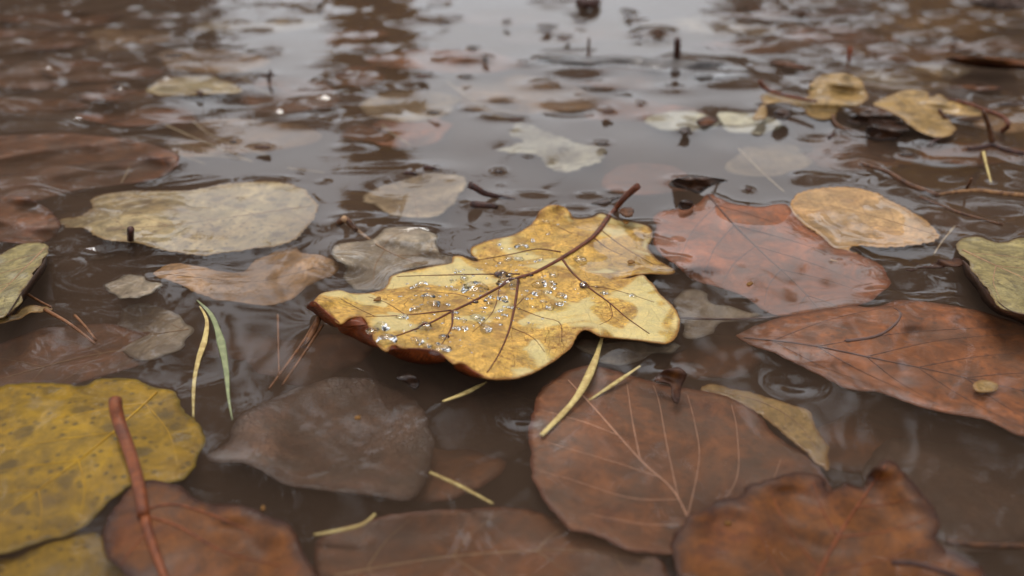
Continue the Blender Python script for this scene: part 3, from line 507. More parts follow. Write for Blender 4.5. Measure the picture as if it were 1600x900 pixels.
leaf('poplar_leaf', 'small domed tan leaf with a dark stem, standing clear of the water', q(3, [(600, 402), (640, 360), (700, 342), (780, 342), (840, 370), (872, 412), (870, 460), (820, 490), (745, 500), (728, 540), (660, 550), (600, 530), (568, 500), (480, 470), (400, 482), (385, 440), (440, 430), (520, 450), (562, 462), (600, 440)]),
    m_far, 3, zc(3, [(640, 360, 8), (740, 342, 11), (840, 370, 9), (870, 450, 6), (730, 540, 1), (600, 530, 1), (400, 470, 2.5), (480, 460, 3.5), (700, 450, 5)]), wob=.02, spacing=.12, seed=33, soft=.5, irregular=.03, rib_mat=m_rib, rim=.09, rim_reach=.5, stem=q(3, [(640, 470), (500, 445), (405, 412), (378, 375)]), stem_r=(.05, .08), stem_mm=[5.3, 4.5, 5, 8])
leaf('poplar_leaf', 'wavy tan leaf standing clear of the water beside a dark seed pod', q(3, [(930, 462), (1000, 432), (1080, 416), (1150, 426), (1165, 448), (1210, 436), (1250, 460), (1330, 478), (1420, 508), (1400, 536), (1300, 532), (1212, 524), (1240, 550), (1282, 590), (1270, 620), (1220, 636), (1140, 622), (1080, 582), (1040, 542), (960, 512), (900, 482)]),
    m_far, 4, zc(3, [(930, 462, 6), (1080, 416, 8), (1250, 460, 6), (1420, 510, 4), (1280, 600, 2), (1140, 620, 1.5), (1040, 545, 4), (960, 512, 4.5), (1180, 520, 3)]), wob=.02, spacing=.12, seed=34, soft=.4, irregular=.03, rim=.09, rim_reach=.5, rib_mat=m_rib, stem=q(3, [(1250, 462), (1340, 480), (1420, 510), (1500, 540), (1528, 580), (1500, 605)]), stem_r=(.06, .09), stem_mm=[6.2, 6, 5.5, 5, 4, .5])
leaf('bleached_leaf', 'cream leaf under water in front of the domed tan leaf', q(3, [(190, 525), (300, 520), (400, 540), (480, 562), (470, 590), (400, 612), (300, 616), (215, 602)]), m_white, -1.5, (), wob=.03, spacing=.15, seed=35)
leaf('bleached_leaf', 'cream leaf sliver under water with a brown scrap lying over it', q(3, [(-150, 540), (-40, 520), (80, 515), (160, 545), (185, 580), (120, 602), (0, 606), (-120, 585)]), m_white, -1.8, (), wob=.03, spacing=.15, seed=36)
leaf('grey_leaf', 'greenish grey oval leaf sunk between the grass blades and the crossed needles', q(4, [(590, 520), (680, 530), (740, 560), (785, 612), (780, 660), (740, 700), (660, 740), (580, 750), (500, 700), (468, 600), (520, 540)]), m_grey, -5, zc(4, [(785, 620, -3.5), (500, 600, -7)]), wob=.04, seed=37, midrib=q(4, [(780, 620), (640, 640), (500, 660)]), rib_r=.02, rib_mat=m_rib_tan, pairs=3)
leaf('grey_leaf', 'pale curled leaf scrap at the surface between the folded leaf and the tan pointed leaf', q(4, [(440, 440), (500, 405), (580, 400), (650, 425), (640, 460), (580, 490), (520, 490), (465, 470)]), m_grey, -.8, zc(4, [(580, 480, .3), (480, 450, -1.5)]), wob=.04, seed=38, rim=.06, spacing=.1)
leaf('sunken_leaf', 'reddish brown leaf lying deep in front of the olive folded leaf', q(0, [(-90, 560), (0, 535), (80, 510), (190, 512), (285, 532), (250, 560), (180, 580), (110, 600), (40, 625), (-80, 650)]), m_umber, -6, (), wob=.08, seed=39, midrib=q(0, [(270, 535), (120, 560), (-60, 610)]), rib_r=.03, pairs=4, rib_mat=m_rib_tan)
leaf('sunken_leaf', 'olive brown leaf under ripples behind the olive folded leaf', q(0, [(-60, 320), (0, 308), (40, 310), (76, 325), (92, 358), (62, 380), (0, 378), (-60, 372)]), m_umber, -4.5, zc(0, [(70, 325, -1.8), (90, 358, -2)]), wob=.1, seed=40, rim=.07)
leaf('sunken_leaf', 'wide red brown leaf under swirling ripples beside the pale beige leaf', q(0, [(-150, 250), (-60, 220), (60, 210), (160, 212), (240, 226), (280, 245), (245, 278), (120, 298), (30, 318), (-100, 335)]), m_umber, -4.5, zc(0, [(60, 212, -1.6), (200, 216, -1.4), (275, 245, -1.2), (120, 260, -5)]), wob=.1, seed=41, rim=.09, midrib=q(0, [(270, 246), (100, 260), (-100, 290)]), rib_r=.03, pairs=4, rib_mat=m_rib_dark, spacing=.16)
leaf('bleached_leaf', 'pale sliver of leaf breaking the surface beside a tiny brown bud', q(0, [(225, 142), (255, 126), (290, 120), (340, 122), (376, 141), (330, 147), (260, 148)]), m_pale, -.6, zc(0, [(330, 146, .3), (260, 147, .2), (290, 122, -1)]), wob=.02, seed=42, rim=.09, rim_reach=.5, spacing=.18)
leaf('bark_strip', 'long grey strip of wet bark awash behind the bleached leaf', q(2, [(830, 298), (900, 288), (945, 256), (1010, 254), (1150, 262), (1300, 258), (1450, 268), (1600, 275), (1760, 290), (1900, 330), (1760, 342), (1500, 332), (1300, 312), (1100, 316), (950, 308)]), m_bark, .4, zc(2, [(945, 256, 2), (1150, 262, 2.2), (1300, 258, 2), (1600, 275, 2), (950, 305, -.8), (1300, 312, -.8), (1700, 338, -.8), (830, 298, 0)]), wob=.03, cat='bark', seed=43, rim=.1, rim_reach=.5, spacing=.18)

# faint leaves on the bed; the first ones added shallow to darken the reflections
bed = [(50, 60, 130, 14), (150, 110, 110, 16), (40, 165, 90, 16), (200, 150, 80, 12), (90, 30, 120, 9), (560, 120, 46, 16), (570, 210, 44, 14), (1240, 20, 120, 10), (1420, 85, 120, 12), (1560, 70, 90, 12), (1170, 75, 90, 10), (1530, 240, 100, 20), (1440, 175, 100, 14), (330, 95, 80, 20), (450, 150, 90, 24), (640, 165, 90, 22), (700, 95, 110, 20), (820, 150, 130, 26), (960, 120, 90, 18), (1120, 40, 110, 14), (1290, 60, 120, 16), (1480, 40, 120, 14), (1350, 235, 110, 30), (1200, 250, 70, 24), (560, 60, 60, 14), (180, 60, 100, 16), (60, 120, 110, 24),
       (1530, 340, 90, 34), (640, 205, 70, 22), (370, 215, 110, 30), (900, 55, 110, 14), (1420, 120, 100, 18), (220, 180, 90, 22), (1560, 180, 80, 22), (780, 30, 100, 10), (400, 40, 100, 12), (1000, 175, 80, 20), (1500, 780, 160, 80), (1350, 690, 110, 45), (480, 560, 90, 40), (760, 670, 110, 50), (1120, 560, 80, 30), (380, 540, 70, 26), (780, 330, 70, 22), (1010, 280, 80, 22), (700, 740, 90, 40)]
for i, (x, y, a, b) in enumerate(bed):
    g = np.random.default_rng(100+i); t = np.linspace(0, 2*np.pi, 12, endpoint=False); rr = 1+.16*np.sin(2*t+g.uniform(0, 6))+.10*np.sin(3*t+g.uniform(0, 6))+.05*g.normal(size=12)
    far = y < 330
    leaf('sunken_leaf', ('orange brown leaf added just under the rippled far water to darken it' if i < 13 else 'faint brown leaf lying deep in open water') if far else 'faint dark leaf on the mud below the larger leaves', [(x+a*r*math.cos(u), y+b*r*math.sin(u)) for r, u in zip(rr, t)], (m_orange if i < 13 else (m_salmon, m_tan, m_umber, m_round)[i % 4]) if far else (m_umber, m_dust, m_brown)[i % 3], (-2.0-1.5*g.random() if i < 13 else -3.5-3.0*g.random()) if far else -10-4*g.random(), (), wob=.10, wl=3,
         spacing=.3 if far else .2, seed=100+i, group=('leaves added just under the rippled far water to darken it' if i < 13 else 'faint leaves under open water') if far else 'faint leaves on the mud')

# ================================================================== NEEDLES, STRAWS, TWIGS
m_grass = stick_mat('grass_green', (128, 130, 92), (106, 110, 76), .4); m_straw = stick_mat('straw', (186, 164, 106), (150, 124, 74), .4); m_needle = stick_mat('needle_brown', (128, 84, 52), (96, 60, 36)); m_nwhite = stick_mat('needle_bleached', (160, 138, 108), (130, 108, 82))
m_twig = stick_mat('twig_dark', (72, 42, 32), (36, 20, 16), .3, 8); m_twigr = stick_mat('twig_brown', (92, 56, 30), (52, 30, 17), .32, 8)
ribbon('grass_blade', 'pale green grass blade curving across open water', [(308, 469), (330, 492), (344, 529), (353, 575), (357, 620), (363, 656)], [-.5, .3, .5, .4, 0, -1], .02, .012, m_grass, cat='grass blade', flat=.25, mid=.09)
ribbon('grass_blade', 'straw coloured grass blade beside the green one', [(312, 478), (323, 500), (320, 530), (310, 562), (303, 600), (302, 652)], [-.4, .3, .3, .1, -.8, -2], .02, .02, m_straw, cat='grass blade', flat=.3, mid=.07)
ND = 'needle'
for i, (pts, mm, r, lab) in enumerate([
    ([(434, 492), (435, 540), (436, 586)], -3, .03, 'straight brown pine needle sunk by itself between grass blades and oak leaf tip'),
    ([(496, 498), (470, 540), (420, 608)], [-.4, -2, -4], .04, 'brown pine needle slanting from the oak leaf tip'),
    ([(504, 508), (480, 545), (441, 602)], [-.6, -2.4, -4.2], .035, 'second brown pine needle slanting from the oak leaf tip'),
    ([(40, 458), (60, 470), (80, 480)], [.5, .2, 0], .04, 'short brown needle under the olive folded leaf'),
    ([(70, 484), (110, 507), (148, 537)], [.3, -.4, -1.6], .045, 'long brown needle reaching out from the olive folded leaf'),
    ([(117, 493), (133, 510), (150, 532)], [-.2, -.8, -1.6], .04, 'short brown needle crossing the long one')]):
    ribbon('pine_needle', lab, pts, mm, r, r*.7, m_needle, cat=ND)
for i, (k, pts) in enumerate([(1, [(770, 580), (950, 660), (1170, 750)]), (1, [(800, 595), (900, 640), (1010, 690)]), (1, [(890, 560), (1010, 645), (1240, 720)]), (1, [(820, 665), (900, 690), (990, 716)]), (1, [(900, 725), (1030, 725), (1150, 745)]), (1, [(1330, 780), (1420, 790), (1500, 800)]), (1, [(650, 695), (610, 760), (560, 850)]), (1, [(760, 700), (850, 725), (950, 760)])]):
    ribbon('pine_needle', 'bleached pine needle in the sunken cluster behind the pale beige leaf', q(k, pts), -1.6-.3*i, .036, .022, m_nwhite, 'bleached needles under water', ND)
for k, pts, lab in [(2, [(500, 380), (600, 452), (680, 510), (760, 552)], 'long bleached needle curving under the far water'), (3, [(280, 690), (380, 790), (490, 889)], 'bleached needle pointing at the tan birch leaf'), (2, [(200, 580), (260, 630), (330, 670)], 'short bleached needle beyond the round beige leaf'), (1, [(1120, 360), (1180, 400), (1250, 440)], 'faint bleached needle far out in the water'), (6, [(1300, 250), (1250, 310), (1215, 365)], 'pale needle beside the speckled olive leaf')]:
    ribbon('pine_needle', lab, q(k, pts), -2, .034, .022, m_nwhite, cat=ND)
for pts, mm, r0, md, r1, lab in [([(941, 526), (927, 570), (900, 622), (846, 680)], [-.5, .6, .6, -.2], .035, .085, .05, 'thick pale straw poking from under the front of the oak leaf'), ([(1000, 572), (950, 606), (904, 636)], [-.5, -.8, -1.5], .03, .05, .03, 'thin straw lying below the dull beige leaf'),
    ([(760, 597), (725, 615), (692, 627)], [-1, -.5, .2], .03, .07, .03, 'short straw under the middle of the oak leaf front'), ([(672, 738), (720, 760), (770, 787)], [-2, -2, -2], .035, .045, .03, 'thin straw floating by itself over the silted leaf'), ([(586, 803), (560, 822), (490, 836)], [-2, -2.5, -4], .03, .05, .04, 'tan straw curving beside the stemmed leaf')]:
    ribbon('straw', lab, pts, mm, r0, r1, m_straw, cat='straw', flat=.5, mid=md)
def twig(lab, k, pts, mm, r0, r1, mat=m_twig, cat='twig', group=None, amp=.8, reach=.5, name='twig', **kw):
    o = ribbon(name, lab, q(k, pts), mm, r0, r1, mat, group, cat, **kw)
    P = plan(q(k, pts)); S = resample(catmull(P, 6), .08); z = np.interp(np.linspace(0, 1, len(S)), np.linspace(0, 1, len(mm)), mm)
    RIMS.append((S, .1*amp*np.exp(-((z-.3)/1.6)**2), reach)); return o
twig('dark-tipped twig rising beside the round beige leaf', 5, [(676, 46), (705, 62), (738, 82), (800, 96), (860, 106)], [5.5, 4.5, 2.6, .6, -.4], .11, .04)
twig('small dark knob of twig below the dark-tipped twig', 5, [(690, 128), (720, 128), (760, 132), (790, 138)], [.3, .8, .8, .2], .12, .07)
twig('dark twig end lying on the rear rim of the round beige leaf', 11, [(760, 155), (800, 150), (850, 165)], [.3, 1.4, .2], .06, .05, amp=.9)
twig('rounded dark twig end with a long ripple trailing to the golden reflection', 11, [(920, 110), (955, 108), (1030, 130)], [1.0, 1.4, 0], .09, .04, amp=.9)
twig('brown leaf stalk stump ringed by ripples beside the grey beige leaf', 5, [(150, 205), (180, 185), (200, 205), (225, 235)], [.2, 2.6, 1.6, -.4], .09, .07, m_twigr, amp=1.1)
twig('upright dark stub piercing the pale beige leaf', 4, [(540, 268), (540, 240), (540, 206)], [-2.5, 1.5, 5.5], .085, .09)
twig('curving brown twig behind the tan birch leaf', 0, [(1345, 256), (1385, 268), (1420, 288), (1466, 306)], [.8, 1.6, 1.4, .4], .06, .09, m_twigr, amp=.7)
twig('thin twig lying below the long straw coloured twig', 6, [(1160, 128), (1300, 185), (1420, 220), (1500, 242)], [.4, .6, .8, .4], .05, .04, m_twigr, amp=.6)
twig('long straw coloured twig lying level above the speckled olive leaf', 6, [(1228, 118), (1330, 104), (1400, 100), (1500, 112), (1700, 130)], [.3, 1, 1.2, 1, .6], .05, .08, m_far if False else stick_mat('twig_straw', (140, 100, 62), (84, 54, 34)), amp=.8)
twig('short forked twig standing on the level twig', 6, [(1350, 95), (1362, 72), (1372, 50)], [1, 3, 5], .05, .04, m_twigr)
twig('tall red brown stalk rising beside the stem of the wavy tan leaf', 3, [(1455, 660), (1442, 600), (1425, 550), (1412, 515)], [.6, 5, 9, 12], .10, .07, m_twigr, amp=1.0, reach=.8)
twig('dark root-like arm of the tall stalk', 3, [(1340, 690), (1400, 682), (1455, 672), (1520, 695), (1600, 712)], [.4, .9, 1.2, .8, .3], .08, .08, m_twig, amp=.9)
twig('straw splinter leaning below the tall stalk', 3, [(1412, 705), (1430, 780), (1448, 848)], [3, 1.5, 0], .05, .03, m_straw)
twig('thin upright stub with a curved reflection on the bark strip', 2, [(1155, 262), (1155, 220), (1157, 178)], [.3, 4, 8.5], .07, .05, m_twigr, amp=.8, reach=.6)
twig('thick dark upright stub at the end of the bark strip', 2, [(1562, 276), (1565, 230), (1566, 180)], [-.5, 4.5, 9.5], .14, .15, m_twig, amp=.9, reach=.6)
twig('rust coloured upright stub in the far water', 3, [(788, 278), (792, 250), (796, 224)], [0, 3, 6], .09, .08, stick_mat('twig_rust', (150, 70, 36), (110, 48, 24)), amp=.8, reach=.6)
twig('tiny crossed twig sticking up from open water', 1, [(1246, 375), (1246, 350), (1254, 324)], [0, 2.6, 5.2], .07, .04, m_twig, amp=.7, reach=.5)
twig('low arm of the tiny crossed twig', 1, [(1180, 352), (1240, 344), (1280, 348)], [.2, 1, .2], .05, .04, m_twig, amp=.6)
twig('dark hanging stalk under the wavy tan leaf', 3, [(1205, 505), (1225, 535), (1250, 560)], [6, 4, 2], .08, .06, m_twigr, amp=.2)
twig('dark stalk under the wavy tan leaf slanting to the water', 3, [(1160, 672), (1185, 652), (1215, 640)], [-.2, .8, 1.6], .05, .04)
twig('brown stalk hanging from the domed tan leaf', 3, [(715, 535), (730, 575), (780, 600), (825, 612)], [2, 1, .6, 0], .07, .04, m_twigr, amp=.6)
twig('dark bud on the water below the domed tan leaf', 3, [(698, 640), (712, 622), (728, 608)], [.2, .8, 1.4], .07, .04)
twig('black twig in the far water', 2, [(1120, 10), (1155, 18), (1195, 10)], [1, 4, 2], .3, .25, m_twig, amp=.6, reach=.8)
twig('dark leaf stalk lying across the bottom of the toothed leaf', 8, [(1250, 570), (1320, 575), (1400, 600), (1500, 640)], [2, 2.4, 2.2, 1], .05, .04, m_twig, amp=.3)
twig('thin brown twig sunk at the edge of the toothed leaf', 8, [(1395, 515), (1470, 525), (1600, 528)], [-.5, -.8, -1], .05, .05, m_twigr, amp=.3)
twig('brown stalk curving under the oak leaf tip', 5, [(62, 535), (72, 580), (50, 640), (10, 700)], [3, .5, -1, -3], .07, .06, m_needle, amp=.4)

# ------------------------------------------------------------------ scraps of leaf, bark, buds
FR = 'tiny dark scrap of leaf floating in open water, ringed by ripples'
fragment('leaf_scrap', 'curled dark leaf scrap standing up behind the dark-ribbed leaf', q(6, [(120, 72), (180, 42), (250, 40), (310, 48), (362, 60), (320, 70), (275, 92), (240, 112), (195, 96)]), m_dark, 1, zc(6, [(180, 42, 5), (250, 42, 5.5), (120, 72, .3), (362, 60, .3), (240, 110, .2)]))
fragment('leaf_scrap', 'small brown nugget beside the curled dark scrap', q(6, [(158, 158), (180, 138), (212, 142), (222, 160), (200, 175), (170, 176)]), m_dark, .6, zc(6, [(185, 140, 2.5), (190, 172, 0)]))
fragment('leaf_scrap', 'brown and gold bud scrap floating over the umber beech leaf', q(8, [(626, 90), (650, 68), (690, 56), (712, 76), (700, 104), (692, 148), (676, 140), (668, 100)]), m_orange, .8, zc(8, [(690, 60, 3), (630, 90, .2), (690, 140, .1)]))
fragment('leaf_scrap', 'dark scrap floating just off the front of the oak leaf', q(5, [(385, 822), (420, 806), (460, 822), (476, 845), (455, 866), (420, 842)]), m_dark, .5, zc(5, [(420, 808, 1.8), (455, 864, 0)]))
fragment('seed_pod', 'dark glossy seed pod under the wavy tan leaf', q(3, [(862, 612), (890, 590), (950, 586), (1010, 598), (1034, 622), (1010, 642), (940, 646), (885, 634)]), m_dark, 1.5, zc(3, [(950, 590, 5), (1010, 600, 4), (940, 645, 0), (862, 612, .3)]), cat='seed pod', thick=.1)
fragment('leaf_scrap', 'dark arched sheet for the shade between the two tan leaves', q(3, [(780, 570), (830, 530), (900, 515), (980, 540), (1050, 580), (1065, 602), (1000, 598), (900, 575)]), m_dark, 1.0, zc(3, [(900, 515, 4.5), (1050, 580, 2), (780, 570, .2)]))  # dark sheet standing for the shaded hollow beside the wavy tan leaf
fragment('seed_pod', 'small dark pod under the stem of the tan leaf', q(3, [(440, 518), (470, 498), (512, 504), (522, 530), (492, 546), (455, 540)]), m_dark, 1, zc(3, [(480, 500, 4)]), cat='seed pod', thick=.08)
fragment('leaf_scrap', 'amber scrap of leaf hanging below the stem of the domed tan leaf', q(3, [(345, 552), (365, 510), (395, 480), (412, 520), (400, 545)]), m_far, 1, zc(3, [(395, 480, 3)]))
fragment('leaf_scrap', 'brown scrap lying on the cream leaf sliver', q(3, [(80, 565), (110, 542), (150, 538), (185, 562), (150, 578), (110, 582)]), m_orange, .5)
fragment('leaf_scrap', 'brown boat-shaped leaf at the waterline beyond the tan leaf', q(3, [(1260, 402), (1330, 392), (1450, 395), (1500, 408), (1400, 418), (1300, 412)]), m_orange, .8)
fragment('leaf_scrap', 'large dark brown leaf heap in the far water', q(3, [(1230, 275), (1330, 262), (1470, 265), (1600, 280), (1720, 300), (1600, 320), (1450, 318), (1330, 300)]), m_orange, 1, zc(3, [(1470, 265, 8), (1600, 282, 6), (1450, 318, 0)]))
fragment('leaf_scrap', 'dark heap of wet leaves far out in the water', q(3, [(1340, 10), (1420, -10), (1550, -10), (1680, 10), (1600, 40), (1450, 42)]), m_dark, 2, zc(3, [(1450, 0, 12), (1600, 10, 10)]), spacing=.15)
fragment('leaf_scrap', 'reddish brown flat leaf in the far water', q(3, [(420, 285), (500, 282), (570, 300), (600, 320), (540, 312), (460, 300)]), m_orange, .6, spacing=.1)
fragment('leaf_scrap', 'dark wedge-shaped scrap in front of the bark strip', q(3, [(40, 350), (150, 340), (300, 338), (325, 348), (220, 358), (110, 360)]), m_bark, .5, spacing=.1)
fragment('leaf_scrap', 'dark sharp leaf tip beside the wavy tan leaf', q(3, [(1480, 484), (1550, 470), (1640, 462), (1640, 480), (1560, 488)]), m_dark, 1, spacing=.1)
fragment('leaf_scrap', 'gold crumb floating over the broad red brown leaf', q(8, [(1466, 102), (1490, 90), (1530, 100), (1525, 118), (1480, 120)]), m_far, .3)
fragment('leaf_scrap', 'bark knot at the foot of the oak leaf stem', q(10, [(838, 345), (870, 322), (930, 318), (952, 342), (940, 378), (880, 380)]), m_twigr, 1.0, zc(10, [(900, 322, 2.2)]), thick=.06)
fragment('leaf_scrap', 'brown ragged scrap crossing the oak leaf stem', q(10, [(615, 292), (660, 268), (730, 245), (800, 238), (850, 232), (800, 262), (740, 285), (670, 292)]), m_dark, .6)
for i, (k, x, y, a, b) in enumerate([(2, 620, 228, 30, 9), (2, 385, 350, 60, 9), (2, 440, 520, 55, 9), (2, 590, 356, 32, 6), (2, 820, 549, 56, 8), (2, 1215, 664, 40, 9), (2, 680, 275, 26, 16), (2, 1245, 512, 40, 12), (2, 740, 793, 34, 12), (1, 875, 152, 34, 10), (1, 925, 428, 30, 12), (1, 540, 402, 36, 11), (1, 1080, 655, 36, 10), (1, 1215, 680, 50, 10), (1, 810, 255, 70, 12),
        (2, 1380, 165, 50, 14), (2, 1475, 150, 40, 14), (2, 1340, 65, 34, 14), (2, 1120, 96, 40, 10), (2, 1040, 176, 42, 10), (2, 960, 135, 48, 13), (3, 1060, 712, 46, 12), (3, 325, 876, 28, 10), (3, 1280, 182, 30, 12), (3, 560, 46, 90, 10), (1, 990, 15, 36, 10), (2, 1600, 600, 46, 18), (1, 1480, 20, 14, 16), (2, 1395, 485, 24, 9), (2, 490, 105, 34, 9), (2, 775, 105, 24, 9)]):
    g = np.random.default_rng(i+50); t = np.linspace(0, 2*np.pi, 9, endpoint=False); rr = .62*(1+.2*g.normal(size=9).clip(-1, 1))
    P = q(k, [(x+a*r*math.cos(u), y+b*r*math.sin(u)) for r, u in zip(rr, t)])
    fragment('leaf_fragment', FR, P, (m_dark, m_orange, m_dark)[i % 3], .5, [(*plan(q(k, [(x, y-b*.3)]))[0], .22)], 'tiny scraps floating in open water', spacing=.08)
    dim(k, [(x, y, a, b*1.5, .9)])
for k, x, y, lab in [(5, 307, 506, 'amber crumb stuck near the curled tip of the oak leaf'), (5, 1325, 358, 'bright amber crumb in the wet hollow of the oak leaf'), (10, 888, 425, 'amber crumb at the base of the oak leaf'), (8, 940, 405, 'gold crumb on the toothed leaf'), (8, 820, 465, 'yellow crumb near the rim of the toothed leaf'), (7, 1280, 208, 'pale crumb floating over the silted leaf'), (7, 940, 533, 'yellow crumb at the raised edge of the stemmed leaf'), (6, 455, 482, 'tan crumb floating over the dark-ribbed leaf')]:
    g = np.random.default_rng(x); t = np.linspace(0, 2*np.pi, 7, endpoint=False); s = ZOOM[k][2]*5.5; z = 1.6 if k == 5 and x < 400 else .4
    fragment('leaf_crumb', lab, q(k, [(x+s*(1+.3*g.normal())*math.cos(u), y+s*.6*(1+.3*g.normal())*math.sin(u)) for u in t]), M('crumb_amber', (186, 126, 52), spots=.2, trans=.3) if 'crumb_amber' not in bpy.data.materials else bpy.data.materials['crumb_amber'], z if k != 5 or x > 400 else 3.4, cat='crumb', spacing=.05)

# ================================================================== RIPPLES: lens-shaped menisci the photograph shows on the water
dim(2, [(100, 345, 60, 16, 1.0), (150, 395, 60, 18, .9), (60, 450, 75, 26, 1.2), (185, 265, 60, 12, .6), (110, 160, 50, 18, .8), (90, 45, 60, 20, .8), (60, 580, 70, 30, 1.2), (130, 620, 60, 14, -.8), (60, 680, 70, 18, .9), (1060, 240, 110, 10, .5), (1450, 200, 110, 14, .5), (1220, 445, 100, 26, 1.0), (990, 475, 60, 14, .6)])
dim(1, [(1350, 500, 110, 22, 1.3), (1400, 570, 150, 26, 1.3), (1540, 540, 60, 14, 1.0), (660, 515, 100, 16, 1.0), (640, 560, 110, 18, 1.0), (250, 575, 120, 26, 1.4), (80, 580, 120, 24, 1.4), (60, 480, 110, 24, 1.3), (420, 490, 60, 20, 1.0), (250, 385, 60, 16, .9), (180, 295, 100, 30, 1.2), (330, 200, 90, 20, .9), (80, 230, 70, 18, .8), (250, 120, 160, 14, .7), (420, 240, 60, 20, .8), (400, 570, 60, 18, -1.0), (480, 605, 60, 14, .9), (1010, 280, 60, 9, .7), (730, 195, 60, 12, .6), (640, 280, 60, 10, .7), (910, 550, 50, 9, .8), (1010, 245, 40, 8, .4),
        (1500, 380, 60, 16, .9), (1520, 300, 90, 14, .8), (1250, 238, 60, 9, .5), (1215, 145, 60, 10, .6), (1400, 410, 50, 8, .6), (1520, 460, 60, 16, 1.0), (120, 50, 120, 12, .7), (560, 55, 60, 9, .5), (1260, 830, 90, 14, 1.0), (250, 800, 180, 40, 1.6), (650, 650, 150, 18, 1.2)])
dim(11, [(640, 70, 160, 22, 1.0), (500, 140, 220, 16, .9), (420, 480, 120, 26, 1.1), (290, 525, 110, 22, -.9), (860, 600, 200, 40, 1.2), (290, 830, 90, 30, 1.1), (1120, 208, 40, 9, .6), (1500, 140, 50, 18, .9), (1520, 248, 36, 12, .7), (120, 218, 50, 14, .7)])
dim(10, [(160, 225, 130, 22, 1.1), (600, 225, 90, 22, 1.0), (820, 195, 90, 16, .9), (1070, 520, 60, 40, -1.0), (1160, 590, 95, 26, 1.2), (1300, 725, 90, 30, 1.2), (500, 320, 120, 20, .8), (1370, 110, 150, 40, 1.0), (1050, 435, 120, 24, .7), (200, 360, 130, 26, 1.0)])
dim(6, [(1240, 210, 70, 26, 1.1), (1430, 250, 90, 30, 1.2), (1290, 60, 40, 10, .8), (1030, 75, 40, 14, .9), (1070, 105, 50, 16, .9), (1190, 190, 30, 12, .6), (1020, 400, 50, 14, 1.0), (1100, 510, 80, 40, -1.2), (1040, 530, 110, 22, 1.2), (1280, 550, 60, 16, .8), (1570, 80, 40, 16, .8), (1480, 200, 90, 20, -.7), (420, 548, 40, 10, .6), (700, 60, 60, 20, .8), (860, 350, 50, 16, .8)])
dim(4, [(230, 295, 60, 26, -.7), (300, 330, 60, 50, .8), (240, 345, 30, 20, .4), (400, 300, 90, 40, -.9), (600, 330, 80, 26, .5), (690, 350, 60, 20, -.4), (390, 140, 60, 22, 1.0), (180, 150, 60, 60, -1.0), (110, 150, 60, 50, .9), (580, 480, 40, 14, .4), (230, 520, 50, 16, .5), (160, 60, 110, 22, 1.4), (60, 20, 120, 30, 1.4), (300, 40, 120, 24, -1.0), (500, 240, 50, 20, 1.0)])
dim(8, [(280, 190, 40, 26, -.5), (1000, 100, 50, 26, -.7), (660, 80, 60, 26, .7)])
dim(7, [(1455, 80, 60, 26, .3), (230, 110, 40, 20, .5)])
dim(3, [(850, 760, 90, 20, 1.0), (980, 860, 50, 12, .8), (600, 820, 60, 20, .9), (720, 830, 60, 16, .8), (640, 640, 70, 16, -.6), (1270, 745, 70, 12, .8), (1270, 835, 50, 12, .8), (1575, 810, 40, 30, 1.0), (1570, 862, 40, 12, .8)])
for i in range(760):                              # the far water is crowded with more of them
    px = rng.uniform(-100, 1700); py = rng.uniform(-30, 190)
    if 620 < px < 1120 and rng.random() < .8: continue
    if 290 < px < 620 and rng.random() < .72: continue
    a = rng.uniform(8, 40)*(.6+py/250); b = a*rng.uniform(.16, .3)
    dim(0, [(px, py, a, b, rng.choice([-1, 1], p=[.3, .7])*rng.uniform(.5, 1.5))])

